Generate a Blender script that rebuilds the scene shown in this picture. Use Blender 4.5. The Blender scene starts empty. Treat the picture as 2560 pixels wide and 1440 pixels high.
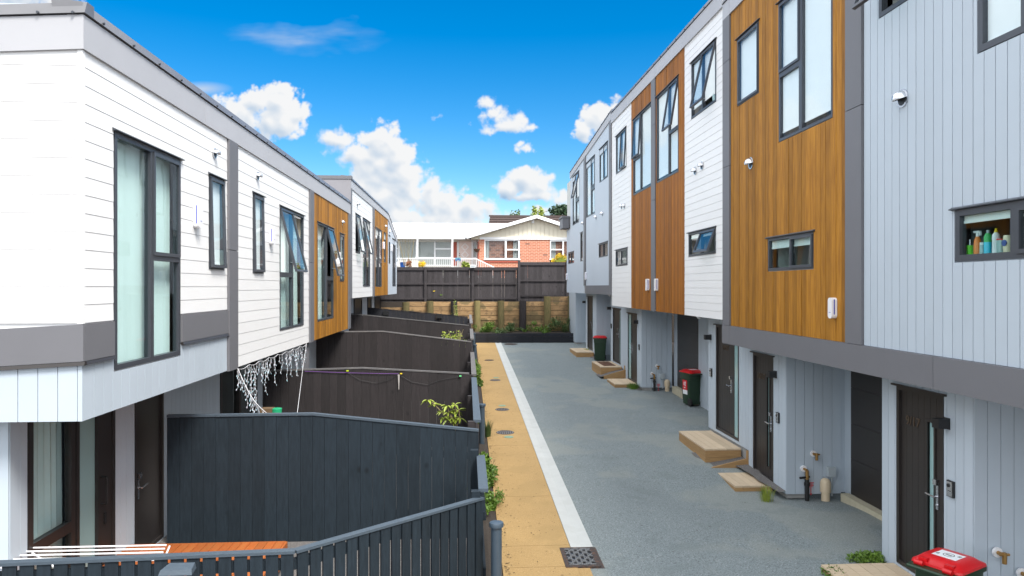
import bpy, bmesh, math, random
from mathutils import Vector, Matrix
R = math.radians
random.seed(7)
S = bpy.context.scene
COL = S.collection

# ---------------------------------------------------------------- camera
F = 1800.0                      # focal length in units of a 2560 wide frame
TH = math.atan(112.0 / F)       # the camera looks slightly to the right of the lane's direction
cam_d = bpy.data.cameras.new('camera')
cam_d.sensor_width = 36.0
cam_d.lens = 36.0 * F / 2560.0
cam_d.shift_y = -3.0 / 2560.0
cam_d.clip_end = 3000
cam = bpy.data.objects.new('camera', cam_d)
cam.rotation_euler = (R(90), 0, -TH)
cam.location = (0, 0, 0)
COL.objects.link(cam)
S.camera = cam

# ---------------------------------------------------------------- sky, sun, exposure
SUN_EL, SUN_AZ = R(52), R(145)      # azimuth from +Y clockwise: behind the camera, to its right
world = bpy.data.worlds.new('World')
S.world = world
world.use_nodes = True
SKY_STRENGTH = 0.066
SKY_SAT = 1.56
CLOUD = 5.0
CLOUD_BEHIND = 13.5
SUN_STRENGTH = 2.1
EXPOSURE = 1.45

def sky_world():
    """Nishita sky with cumulus computed here with numpy: one sharp sheet ahead, one coarse sheet for the rest of the sky"""
    import numpy as np
    def perlin(u, v, per, seed):
        rs = np.random.RandomState(seed); H = 256
        ang = rs.rand(H, per if per else H) * 2 * np.pi; gx, gy = np.cos(ang), np.sin(ang); W = gx.shape[1]
        x0 = np.floor(u).astype(int); y0 = np.floor(v).astype(int); fx, fy = (u - x0).astype('f4'), (v - y0).astype('f4')
        sx, sy = fx * fx * fx * (fx * (fx * 6 - 15) + 10), fy * fy * fy * (fy * (fy * 6 - 15) + 10)
        def g(ix, iy, dx, dy):
            a, b = iy % H, ix % W; return gx[a, b] * dx + gy[a, b] * dy
        n = (g(x0, y0, fx, fy) * (1 - sx) + g(x0 + 1, y0, fx - 1, fy) * sx) * (1 - sy) + (g(x0, y0 + 1, fx, fy - 1) * (1 - sx) + g(x0 + 1, y0 + 1, fx - 1, fy - 1) * sx) * sy
        return n * 1.5
    def fbm(u, v, octs, gain=.5, seed=0, billow=False):
        s = 0; a = 1; t = 0
        for i in range(octs):
            n = perlin(u * 2 ** i + 17.3 * i, v * 2 ** i + 9.1 * i, 0, seed + i)
            s = s + a * ((np.abs(n) * 2 - .55) if billow else n); t += a; a *= gain
        return s / t
    def blur(a, r):
        r = max(1, int(r)); k = np.exp(-.5 * (np.arange(-2 * r, 2 * r + 1) / r) ** 2); k /= k.sum()
        for ax in (0, 1):
            p = np.pad(a, [(2 * r, 2 * r) if i == ax else (0, 0) for i in (0, 1)], mode='edge'); c = 0
            for i, w in enumerate(k): c = c + w * (p[i:i + a.shape[0], :] if ax == 0 else p[:, i:i + a.shape[1]])
            a = c
        return a
    D = 180 / math.pi
    # ---- sheet ahead: azimuth -42..46, elevation 0..34 degrees
    A0, A1, E1 = -42.0, 46.0, 34.0
    W, H = 1936, 748
    az = np.linspace(A0, A1, W)[None, :].repeat(H, 0); el = np.linspace(0, E1, H)[:, None].repeat(W, 1)
    px = 1280 + F * np.tan(np.radians(az) - TH); py = 717 - F * np.tan(np.radians(el)) / np.cos(np.radians(az) - TH)
    # swirl the coordinates a little before placing the masses
    wu, wv = px / 70.0, py / 70.0
    qx = px + 26 * fbm(wu, wv, 5, .55, 11); qy = py + 22 * fbm(wu, wv, 5, .55, 31)
    blobs = [(590, 290, 62, 62, 1), (640, 250, 52, 38, 1), (705, 262, 60, 48, 1), (690, 305, 75, 50, 1), (745, 285, 46, 34, 1), (735, 340, 32, 16, .8), (700, 225, 36, 20, .8),
             (840, 352, 52, 34, .9), (885, 385, 50, 38, .9), (950, 352, 62, 52, 1), (990, 392, 72, 60, 1), (940, 430, 80, 62, 1), (1015, 450, 68, 70, 1), (960, 500, 90, 70, 1),
             (1070, 500, 78, 58, 1), (1120, 510, 70, 48, 1), (1180, 525, 60, 40, .9), (1215, 520, 45, 36, .9), (1050, 560, 280, 52, 1), (1300, 562, 260, 34, .8), (900, 480, 70, 50, 1),
             (1215, 262, 30, 26, .7), (1232, 290, 40, 30, .85), (1262, 318, 75, 20, .9), (1295, 300, 34, 24, .85), (1318, 322, 34, 14, .7),
             (1270, 468, 50, 36, 1), (1315, 445, 52, 40, 1), (1350, 470, 46, 36, 1), (1375, 445, 26, 20, .7), (1340, 492, 95, 15, .8),
             (1490, 290, 48, 50, 1), (1465, 335, 34, 34, .8), (1530, 300, 50, 60, 1), (1450, 345, 25, 14, .6), (1315, 366, 30, 13, .55), (1300, 355, 12, 8, .5), (1092, 286, 16, 9, .4),
             (1405, 500, 50, 30, .9), (1420, 540, 60, 26, .9), (1345, 530, 40, 20, .7), (60, -20, 170, 60, .9), (-120, 60, 230, 140, .8), (-330, 120, 440, 380, 1.3), (90, 350, 230, 190, 1.0), (270, 360, 140, 190, 1.0), (-200, -500, 600, 330, 1.2), (700, -480, 900, 240, 1.2)]
    base = np.full(px.shape, -1.5)
    for (bx, by, rx, ry, am) in blobs:
        r = np.sqrt(((qx - bx) / rx) ** 2 + ((qy - by) / ry) ** 2); d = am * (1 - r)
        m = np.maximum(base, d); base = m + np.log(np.exp((base - m) * 9) + np.exp((d - m) * 9)) / 9
    bil = fbm(px / 46.0, py / 46.0, 6, .56, 5, True); fine = fbm(px / 60.0, py / 60.0, 7, .6, 77)
    dens = np.minimum(base, .75) + .40 * bil + .42 * fine
    sx = D / (W / (A1 - A0))
    soft = .30 + .55 * np.clip(fbm(px / 150.0, py / 150.0, 3, .5, 90) + .15, 0, 1)
    cov = np.clip((dens - .02) / soft, 0, 1); cov = cov * cov * (3 - 2 * cov)
    # light falls from the upper right: march towards it through the sheet
    thick = np.clip(dens, 0, 1.1); occ = 0
    for k in (2, 5, 9, 14, 21, 30, 42):
        s = np.roll(np.roll(thick, -k, 0), -int(k * .55), 1); s[-k:, :] = 0
        occ = occ + s * (.5 + k * .02)
    loc = blur(thick, 5) - np.roll(np.roll(blur(thick, 5), -5, 0), -3, 1)
    loc2 = blur(thick, 2) - np.roll(np.roll(blur(thick, 2), -2, 0), -1, 1)
    light = np.exp(-occ * .20) * 1.2 + .16 + loc * 1.5 + loc2 * .9 - .10 * blur(fbm(px / 120.0, py / 120.0, 3, .5, 61) + .1, 2)
    light = light + .12 * np.clip(1 - el / 6.5, 0, 1)
    light = np.clip(light, 0, 1)
    veil = .42 * np.clip(1 - np.sqrt(((px - 750 + 70 * fbm(px / 160.0, py / 60.0, 4, .5, 18)) / 210) ** 2 + ((py - 88 - (px - 750) * .07 + 60 * fbm(px / 190.0, py / 90.0, 4, .5, 28)) / 42) ** 2), 0, 1) * np.clip(.55 + 1.1 * fbm(px / 160.0, py / 26.0, 5, .55, 8), 0, 1) + .75 * np.clip(1 - np.sqrt(((px - 505) / 80) ** 2 + ((py - 222) / 20) ** 2), 0, 1)
    edge = np.clip(np.minimum(np.minimum(az - A0, A1 - az) / 5, (E1 - el) / 4), 0, 1)
    def image(name, w, h, cov_, li, ve, ed):
        im = bpy.data.images.new(name, w, h, float_buffer=False, alpha=True); im.colorspace_settings.name = 'Non-Color'
        im.alpha_mode = 'CHANNEL_PACKED'
        a = np.stack([cov_, li, ve, ed], -1).astype('f4'); im.pixels.foreach_set(np.clip(a, 0, 1).ravel()); im.update(); im.pack(); return im
    im1 = image('cumulus_ahead', W, H, cov, light, veil, edge)
    # ---- the rest of the sky: broken cloud
    W2, H2 = 1024, 256
    a2 = np.radians(np.linspace(-180, 180, W2))[None, :].repeat(H2, 0); e2 = np.radians(np.linspace(0, 90, H2))[:, None].repeat(W2, 1)
    up = np.sin(e2) + .25; u = np.sin(a2) * np.cos(e2) / up * 1.1 + 40; v = np.cos(a2) * np.cos(e2) / up * 1.1 + 40
    d2 = fbm(u, v, 6, .55, 200) + .60 + .10 * fbm(u * 3, v * 3, 3, .5, 300, True)
    c2 = np.clip(d2 / .22, 0, 1); c2 = c2 * c2 * (3 - 2 * c2); l2 = np.clip(1.0 - np.clip(d2 - .15, 0, 1) * .75, .3, 1)
    im2 = image('cloud_elsewhere', W2, H2, c2, l2, c2 * 0, c2 * 0 + 1)

    nt = world.node_tree; nt.nodes.clear(); N, L = nt.nodes.new, nt.links.new
    sky = N('ShaderNodeTexSky'); sky.sky_type = 'NISHITA'; sky.sun_disc = False
    sky.sun_elevation = SUN_EL; sky.sun_rotation = SUN_AZ; sky.ozone_density = 2.2; sky.air_density = 1.0; sky.dust_density = 0.3
    hs = N('ShaderNodeHueSaturation'); hs.inputs['Saturation'].default_value = SKY_SAT; hs.inputs['Hue'].default_value = .5
    L(sky.outputs[0], hs.inputs['Color'])
    tc = N('ShaderNodeTexCoord'); sp = N('ShaderNodeSeparateXYZ'); L(tc.outputs['Generated'], sp.inputs[0])
    def M(op, a, b=None):
        n = N('ShaderNodeMath'); n.operation = op
        for i, x in enumerate((a, b)):
            if x is None: continue
            if isinstance(x, (int, float)): n.inputs[i].default_value = x
            else: L(x, n.inputs[i])
        return n.outputs[0]
    azn = M('ARCTAN2', sp.outputs[0], sp.outputs[1]); eln = M('MAXIMUM', M('ARCSINE', sp.outputs[2]), 0.0)
    def tex(im, a0, a1, e1, ext):
        cu = N('ShaderNodeCombineXYZ'); L(M('DIVIDE', M('SUBTRACT', azn, a0 / D), (a1 - a0) / D), cu.inputs[0]); L(M('DIVIDE', eln, e1 / D), cu.inputs[1])
        t = N('ShaderNodeTexImage'); t.image = im; t.extension = ext; t.interpolation = 'Cubic' if ext == 'CLIP' else 'Linear'; L(cu.outputs[0], t.inputs[0])
        s = N('ShaderNodeSeparateColor'); L(t.outputs[0], s.inputs[0]); return s.outputs, t.outputs[1]
    (c_a, l_a, v_a), e_a = tex(im1, A0, A1, E1, 'CLIP'); (c_b, l_b, v_b), _ = tex(im2, -180, 180, 90, 'EXTEND')
    def mixf(f, a, b):
        n = N('ShaderNodeMix'); n.data_type = 'FLOAT'; L(f, n.inputs[0]); L(a, n.inputs[2]); L(b, n.inputs[3]); return n.outputs[0]
    def mixc(f, a, b):
        n = N('ShaderNodeMix'); n.data_type = 'RGBA'; L(f, n.inputs[0])
        for i, x in ((6, a), (7, b)):
            if isinstance(x, tuple): n.inputs[i].default_value = x + (1,)
            else: L(x, n.inputs[i])
        return n.outputs[2]
    cv = mixf(e_a, c_b, c_a)
    k = CLOUD; q = CLOUD_BEHIND
    cc = mixc(e_a, mixc(l_b, (.50 * q, .58 * q, .68 * q), (1.0 * q, 1.02 * q, 1.05 * q)), mixc(l_a, (.36 * k, .56 * k, .80 * k), (1.02 * k, 1.03 * k, 1.04 * k)))
    s1 = mixc(v_a, hs.outputs[0], (.75 * k, .82 * k, .9 * k))
    bg = N('ShaderNodeBackground'); L(mixc(cv, s1, cc), bg.inputs[0]); bg.inputs[1].default_value = SKY_STRENGTH
    out = N('ShaderNodeOutputWorld'); L(bg.outputs[0], out.inputs[0])
sky_world()
world.cycles.sampling_method = 'MANUAL'
world.cycles.sample_map_resolution = 512

sun_d = bpy.data.lights.new('sun', 'SUN'); sun_d.energy = SUN_STRENGTH; sun_d.angle = R(18); sun_d.color = (1, .95, .88)
sun = bpy.data.objects.new('sun', sun_d)
sdir = Vector((math.sin(SUN_AZ) * math.cos(SUN_EL), math.cos(SUN_AZ) * math.cos(SUN_EL), math.sin(SUN_EL)))
sun.rotation_euler = sdir.to_track_quat('Z', 'Y').to_euler()
COL.objects.link(sun)
S.view_settings.view_transform = 'Standard'
S.view_settings.look = 'None'
S.view_settings.exposure = EXPOSURE
S.view_settings.gamma = 1
S.view_settings.use_curve_mapping = False
S.cycles.max_bounces = 8
S.cycles.transparent_max_bounces = 12

# ---------------------------------------------------------------- measuring: where a sight line meets a real plane
cT, sT = math.cos(TH), math.sin(TH)
def onX(c, px, py=717):
    t = (px - 1280) / F
    Y = c * (cT - t * sT) / (sT + t * cT)
    d = c * sT + Y * cT
    return Y, -(py - 717) * d / F
def onY(Y, px, py=717):
    t = (px - 1280) / F
    X = Y * (sT + t * cT) / (cT - t * sT)
    d = X * sT + Y * cT
    return X, -(py - 717) * d / F
G0, GS = -3.585, 0.0267
def gz(Y): return G0 + GS * Y
def onG(px, py):
    t = (px - 1280) / F; k = -(py - 717) / F     # Z = k d ; X,Y = d*(...)
    dx = sT + t * cT; dy = cT - t * sT
    d = G0 / (k - GS * dy)
    return d * dx, d * dy

# ---------------------------------------------------------------- materials
MATS = {}
def mat(name, col, rough=.6, var=.0, nscale=4.0, bump=0.0, bscale=60.0, metal=0.0, col2=None, stretch=None, rand=0.0, spec=.5,
        spots=None, coat=0.0, detail=6.0, contrast=1.0, knots=False):
    if name in MATS: return MATS[name]
    m = bpy.data.materials.new(name); m.use_nodes = True
    nt = m.node_tree; N, L = nt.nodes.new, nt.links.new
    b = nt.nodes['Principled BSDF']
    b.inputs['Roughness'].default_value = rough; b.inputs['Metallic'].default_value = metal
    b.inputs['Specular IOR Level'].default_value = spec
    if coat: b.inputs['Coat Weight'].default_value = coat
    tc = N('ShaderNodeTexCoord'); oi = N('ShaderNodeObjectInfo')
    mp = N('ShaderNodeVectorMath'); mp.operation = 'MULTIPLY_ADD'
    L(oi.outputs['Random'], mp.inputs[0]) if False else None
    sc = N('ShaderNodeVectorMath'); sc.operation = 'MULTIPLY'; L(tc.outputs['Object'], sc.inputs[0])
    sc.inputs[1].default_value = stretch or (1, 1, 1)
    ad = N('ShaderNodeVectorMath'); ad.operation = 'ADD'; L(sc.outputs[0], ad.inputs[0])
    rm = N('ShaderNodeMath'); rm.operation = 'MULTIPLY'; L(oi.outputs['Random'], rm.inputs[0]); rm.inputs[1].default_value = 37.0 if rand else 0.0
    cx = N('ShaderNodeCombineXYZ'); L(rm.outputs[0], cx.inputs[0]); L(rm.outputs[0], cx.inputs[1]); L(rm.outputs[0], cx.inputs[2])
    L(cx.outputs[0], ad.inputs[1])
    vec = ad.outputs[0]
    nz = N('ShaderNodeTexNoise'); nz.inputs['Scale'].default_value = nscale; nz.inputs['Detail'].default_value = detail
    nz.inputs['Roughness'].default_value = .6; L(vec, nz.inputs['Vector'])
    ramp = N('ShaderNodeMapRange'); L(nz.outputs['Fac'], ramp.inputs[0])
    ramp.inputs[1].default_value = .5 - .22 / contrast; ramp.inputs[2].default_value = .5 + .22 / contrast
    mx = N('ShaderNodeMix'); mx.data_type = 'RGBA'
    c2 = col2 or tuple(c * (1 - var) for c in col)
    mx.inputs[6].default_value = tuple(col) + (1,); mx.inputs[7].default_value = tuple(c2) + (1,)
    L(ramp.outputs[0], mx.inputs[0])
    out = mx.outputs[2]
    if knots:
        vk = N('ShaderNodeTexVoronoi'); vk.inputs['Scale'].default_value = 1.35; vk.inputs['Randomness'].default_value = 1
        kk = N('ShaderNodeVectorMath'); kk.operation = 'MULTIPLY'; L(tc.outputs['Object'], kk.inputs[0]); kk.inputs[1].default_value = (2.2, 2.2, 1.6)
        k2 = N('ShaderNodeVectorMath'); k2.operation = 'ADD'; L(kk.outputs[0], k2.inputs[0]); L(cx.outputs[0], k2.inputs[1]); L(k2.outputs[0], vk.inputs['Vector'])
        kr = N('ShaderNodeMapRange'); kr.inputs[1].default_value = .05; kr.inputs[2].default_value = .13; L(vk.outputs['Distance'], kr.inputs[0])
        kr.inputs[3].default_value = .45; kr.inputs[4].default_value = 1.0
        km = N('ShaderNodeMix'); km.data_type = 'RGBA'; km.blend_type = 'MULTIPLY'; km.inputs[0].default_value = 1
        L(out, km.inputs[6]); L(kr.outputs[0], km.inputs[7]); out = km.outputs[2]
    if spots:      # (scale, threshold, colour, amount)
        for (ss, th, scol, am) in spots:
            v = N('ShaderNodeTexNoise'); v.inputs['Scale'].default_value = ss; v.inputs['Detail'].default_value = 3; L(tc.outputs['Object'], v.inputs['Vector'])
            r2 = N('ShaderNodeMapRange'); L(v.outputs['Fac'], r2.inputs[0]); r2.inputs[1].default_value = th; r2.inputs[2].default_value = th + .06
            r2.inputs[4].default_value = am
            m2 = N('ShaderNodeMix'); m2.data_type = 'RGBA'; L(r2.outputs[0], m2.inputs[0]); L(out, m2.inputs[6]); m2.inputs[7].default_value = tuple(scol) + (1,)
            out = m2.outputs[2]
    if rand:
        hs = N('ShaderNodeHueSaturation'); rr = N('ShaderNodeMapRange'); L(oi.outputs['Random'], rr.inputs[0])
        rr.inputs[3].default_value = 1 - rand; rr.inputs[4].default_value = 1 + rand
        L(rr.outputs[0], hs.inputs['Value']); L(out, hs.inputs['Color']); out = hs.outputs[0]
    L(out, b.inputs['Base Color'])
    if bump:
        bz = N('ShaderNodeTexNoise'); bz.inputs['Scale'].default_value = bscale; bz.inputs['Detail'].default_value = 4; L(vec, bz.inputs['Vector'])
        bp = N('ShaderNodeBump'); bp.inputs['Strength'].default_value = bump; bp.inputs['Distance'].default_value = .01
        L(bz.outputs['Fac'], bp.inputs['Height']); L(bp.outputs[0], b.inputs['Normal'])
    MATS[name] = m
    return m

def glass(name, tint, refl=1.0, rough=.012):
    m = bpy.data.materials.new(name); m.use_nodes = True
    nt = m.node_tree; N, L = nt.nodes.new, nt.links.new
    nt.nodes.clear()
    o = N('ShaderNodeOutputMaterial'); mx = N('ShaderNodeMixShader'); tr = N('ShaderNodeBsdfTransparent'); gl = N('ShaderNodeBsdfGlossy')
    tr.inputs[0].default_value = tuple(tint) + (1,); gl.inputs['Roughness'].default_value = rough
    tc = N('ShaderNodeTexCoord'); nz = N('ShaderNodeTexNoise'); nz.inputs['Scale'].default_value = 1.1; nz.inputs['Detail'].default_value = 1
    L(tc.outputs['Object'], nz.inputs['Vector'])
    bp = N('ShaderNodeBump'); bp.inputs['Strength'].default_value = .06; bp.inputs['Distance'].default_value = .05; L(nz.outputs['Fac'], bp.inputs['Height'])
    L(bp.outputs[0], gl.inputs['Normal'])
    ge = N('ShaderNodeNewGeometry'); dt = N('ShaderNodeVectorMath'); dt.operation = 'DOT_PRODUCT'; L(ge.outputs['Incoming'], dt.inputs[0]); L(ge.outputs['Normal'], dt.inputs[1])
    def M(op, a, b_, cl=False):
        n = N('ShaderNodeMath'); n.operation = op; n.use_clamp = cl
        for i, x in enumerate((a, b_)):
            if isinstance(x, (int, float)): n.inputs[i].default_value = x
            elif x is not None: L(x, n.inputs[i])
        return n.outputs[0]
    c1 = M('SUBTRACT', 1.0, M('ABSOLUTE', dt.outputs['Value'], None))
    f = M('MULTIPLY_ADD', M('POWER', c1, 5.0), .94); f.node.inputs[2].default_value = .05
    mu = f.node
    mu = M('MULTIPLY', M('MULTIPLY', f, 1.6 * refl, True), M('SUBTRACT', 1.0, ge.outputs['Backfacing'])).node
    L(mu.outputs[0], mx.inputs[0]); L(tr.outputs[0], mx.inputs[1]); L(gl.outputs[0], mx.inputs[2]); L(mx.outputs[0], o.inputs[0])
    MATS[name] = m
    return m

M_WHITE = mat('white_weatherboard_paint', (.80, .80, .80), .45, .04, 1.5, .05, 40, rand=.012)
M_PALE = mat('pale_grey_board_paint', (.455, .52, .585), .5, .05, 1.2, .05, 60, rand=.02)
M_PALE2 = mat('pale_grey_panel_paint', (.48, .54, .61), .5, .05, 1.0, .04, 60)
M_FASC = mat('light_grey_fascia', (.42, .425, .45), .5, .05, 2, .05, 90, rand=.02)  # lighter grey for the parapet fascia than for the trim
M_TRIM = mat('mid_grey_trim_paint', (.145, .146, .160), .55, .06, 2, .05, 90, rand=.03)
M_COPE = mat('grey_coping_metal', (.19, .19, .20), .4, .15, 3, .1, 8, metal=.3)
M_CEDAR = mat('stained_cedar', (.40, .180, .018), .62, .0, 3.0, .15, 30, col2=(.235, .096, .010), stretch=(9, 9, .8), rand=.27, contrast=1.1, spec=.25)
M_CEDAR2 = mat('reddish_stained_cedar', (.34, .125, .010), .62, .0, 3.0, .15, 30, col2=(.20, .066, .006), stretch=(9, 9, .8), rand=.27, contrast=1.1, spec=.25)
M_ALU = mat('dark_grey_window_aluminium', (.062, .069, .083), .4, .1, 5, metal=.2)
M_DOOR = mat('dark_brown_door_metal', (.027, .023, .022), .42, .1, 5)
M_BLACK = mat('matt_black_metal', (.012, .012, .013), .45)
M_GLASS = glass('window_glass', (.87, .94, .935), .7)
M_GLASSR = glass('bright_window_glass', (.95, .98, .99), .5)
M_FROST = mat('frosted_glass', (.30, .47, .48), .12, .05, 3, spec=.8)
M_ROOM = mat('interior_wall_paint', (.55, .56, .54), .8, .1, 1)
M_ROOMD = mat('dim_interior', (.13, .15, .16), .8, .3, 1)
M_BLIND = mat('white_blind_cloth', (.86, .88, .88), .8, .04, 6, rand=.03)
M_CHROME = mat('brushed_steel', (.62, .63, .66), .22, .08, 20, metal=.95)
M_WPLAS = mat('white_plastic', (.80, .80, .82), .35)
M_BOXBLUE = mat('box_edge_blue', (.03, .05, .42), .4)  # blue of the wall box edge strip and its face mark
M_PATH = mat('buff_exposed_aggregate', (.44, .285, .115), .9, .15, 1.2, .6, 160, spots=[(75, .56, (.26, .165, .065), .65), (90, .60, (.60, .43, .22), .6), (1.3, .56, (.34, .225, .09), .5), (24, .70, (.05, .04, .03), .8)])
M_DRIVE = mat('grey_asphalt_aggregate', (.202, .236, .242), .9, .10, .5, .7, 150, spots=[(46, .525, (.100, .120, .124), .66), (60, .57, (.37, .40, .405), .66), (.55, .52, (.262, .277, .25), .45), (1.9, .60, (.15, .178, .178), .35), (4.5, .66, (.27, .28, .26), .4), (14, .72, (.06, .065, .065), .7)])
M_STRIP = mat('pale_concrete', (.50, .515, .50), .8, .12, 3, .3, 90, spots=[(2.2, .62, (.43, .44, .42), .5), (45, .70, (.17, .17, .16), .7)])
M_CONC = mat('grey_concrete', (.36, .36, .35), .85, .25, 3, .3, 70)
M_SOIL = mat('dark_soil_and_bark', (.055, .043, .034), .95, .5, 30, .9, 60, spots=[(60, .62, (.14, .11, .085), .6)])
M_GRAVEL = mat('yard_gravel', (.16, .15, .145), .95, .5, 50, 1, 70, spots=[(80, .6, (.38, .36, .34), .6)])
M_GRASS = mat('mown_grass', (.07, .11, .025), .9, .4, 6, .8, 80)
M_FBLUE = mat('blue_grey_fence_stain', (.017, .027, .037), .7, .0, 5, .35, 40, col2=(.009, .015, .021), stretch=(7, 7, .9), rand=.16, knots=True, spec=.25)
M_FBROWN = mat('dark_brown_fence_stain', (.026, .021, .022), .8, .0, 5, .4, 40, col2=(.014, .011, .012), stretch=(7, 7, .9), rand=.25, knots=True)
M_FGREY = mat('greyed_fence_stain', (.058, .051, .055), .85, .0, 5, .4, 40, col2=(.030, .026, .028), stretch=(7, 7, .9), rand=.25, knots=True)
M_FIRE = mat('grey_fire_wall', (.24, .235, .255), .6, .05, 3)
M_FDARK = mat('charcoal_fence_stain', (.016, .018, .026), .8, .0, 5, .4, 40, col2=(.010, .011, .016), stretch=(7, 7, .9), rand=.2, knots=True)
M_FCAPW = mat('weathered_cap_timber', (.17, .16, .155), .8, .0, 8, .4, 50, col2=(.08, .08, .085), stretch=(1, 6, 6), rand=.2)
M_FCAPB = mat('blue_grey_cap_stain', (.060, .084, .108), .6, .0, 8, .4, 50, col2=(.045, .065, .088), stretch=(2, 4, 6), rand=.12)
M_DECK = mat('fresh_pine_decking', (.60, .48, .34), .75, .0, 5, .25, 40, col2=(.50, .38, .25), stretch=(1, 9, 9), rand=.10)
M_DECKS = mat('treated_pine_riser', (.40, .245, .105), .7, .0, 5, .3, 40, col2=(.28, .16, .065), stretch=(1, 1, 12), rand=.12)
M_ORANGE = mat('orange_stained_decking', (.33, .110, .026), .6, .0, 5, .3, 40, col2=(.34, .075, .012), stretch=(5, 1, 5), rand=.12)
M_SLEEP = mat('treated_sleeper_timber', (.42, .27, .13), .85, .0, 4, .5, 30, col2=(.20, .12, .055), stretch=(1, 6, 9), rand=.28, spots=[(1.6, .54, (.10, .085, .04), .65), (6, .60, (.09, .06, .035), .5)])
M_LOG = mat('mossy_round_post', (.22, .165, .07), .9, .0, 5, .6, 20, col2=(.10, .095, .035), stretch=(5, 5, .8), rand=.3)
M_BRASS = mat('brass', (.42, .24, .08), .4, .2, 20, metal=.7)
M_NUM = mat('dull_bronze_numerals', (.125, .092, .064), .4, metal=.5)
M_PVC = mat('beige_plastic_pipe', (.60, .49, .34), .4)
M_GREYP = mat('grey_plastic', (.42, .47, .50), .4)
M_BIN = mat('dark_green_bin_plastic', (.014, .040, .018), .38, .15, 6)
M_LID = mat('red_bin_lid_plastic', (.62, .008, .012), .33, .1, 4)
M_RUB = mat('black_rubber', (.012, .012, .012), .7)
M_PAPER = mat('white_sticker', (.78, .80, .82), .5)
M_REDP = mat('red_print', (.60, .02, .03), .5)
M_BOLL = mat('slate_blue_bollard_paint', (.050, .074, .10), .38, .08, 5)
M_IRON = mat('rusty_cast_iron', (.055, .040, .035), .7, .4, 20, .5, 60, spots=[(18, .55, (.13, .055, .025), .6)])
M_IRONG = mat('grey_cast_iron', (.16, .165, .17), .6, .3, 30, .5, 60)
M_GREENC = mat('faded_green_cover', (.22, .34, .24), .7, .3, 20)

# ---------------------------------------------------------------- geometry helpers
class MB:
    """collects shapes for one mesh"""
    def __init__(s): s.v = []; s.f = []; s.mi = []
    def add(s, vs, fs, m=0):
        b = len(s.v); s.v += [tuple(q) for q in vs]; s.f += [tuple(i + b for i in f) for f in fs]; s.mi += [m] * len(fs); return s
    def hexa(s, p, m=0):      # 8 corners: bottom ring 0-3, top ring 4-7
        return s.add(p, [(0, 3, 2, 1), (4, 5, 6, 7), (0, 1, 5, 4), (1, 2, 6, 5), (2, 3, 7, 6), (3, 0, 4, 7)], m)
    def box(s, x0, x1, y0, y1, z0, z1, m=0):
        return s.hexa([(x0, y0, z0), (x1, y0, z0), (x1, y1, z0), (x0, y1, z0), (x0, y0, z1), (x1, y0, z1), (x1, y1, z1), (x0, y1, z1)], m)
    def pb(s, pl, u0, u1, v0, v1, n0, n1, m=0, nt=None):   # box on a wall plane; nt: outer depth at the top edge
        nt = n1 if nt is None else nt
        P = pl.m
        return s.hexa([P(u0, v0, n0), P(u1, v0, n0), P(u1, v0, n1), P(u0, v0, n1), P(u0, v1, n0), P(u1, v1, n0), P(u1, v1, nt), P(u0, v1, nt)], m)
    def poly(s, pts, off, m=0):   # extrude a polygon (3D points) by vector off
        n = len(pts); off = Vector(off)
        a = [Vector(q) for q in pts]; b = [q + off for q in a]
        fs = [tuple(range(n))[::-1], tuple(range(n, 2 * n))] + [(i, (i + 1) % n, n + (i + 1) % n, n + i) for i in range(n)]
        return s.add(a + b, fs, m)
    def cyl(s, a, b, r, r2=None, k=12, m=0, caps=True):
        a, b = Vector(a), Vector(b); r2 = r if r2 is None else r2
        w = (b - a).normalized(); u = w.orthogonal().normalized(); v = w.cross(u)
        vs = []
        for (c, rr) in ((a, r), (b, r2)):
            for i in range(k):
                t = 2 * math.pi * i / k; vs.append(c + (u * math.cos(t) + v * math.sin(t)) * rr)
        fs = [(i, (i + 1) % k, k + (i + 1) % k, k + i) for i in range(k)]
        if caps: fs += [tuple(range(k))[::-1], tuple(range(k, 2 * k))]
        return s.add(vs, fs, m)
    def lathe(s, o, prof, k=20, m=0, axis='Z', sx=1, sy=1):   # prof: list of (r, h)
        vs = []; 
        for (r, h) in prof:
            for i in range(k):
                t = 2 * math.pi * i / k; c, d = r * math.cos(t) * sx, r * math.sin(t) * sy
                vs.append((o[0] + c, o[1] + d, o[2] + h) if axis == 'Z' else ((o[0] + h, o[1] + c, o[2] + d) if axis == 'X' else (o[0] + c, o[1] + h, o[2] + d)))
        n = len(prof); fs = []
        for j in range(n - 1):
            for i in range(k):
                fs.append((j * k + i, j * k + (i + 1) % k, (j + 1) * k + (i + 1) % k, (j + 1) * k + i))
        fs += [tuple(range(k))[::-1], tuple(range((n - 1) * k, n * k))]
        return s.add(vs, fs, m)
    def tube(s, pts, r, k=6, m=0):
        for a, b in zip(pts[:-1], pts[1:]): s.cyl(a, b, r, k=k, m=m)
        return s

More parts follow.
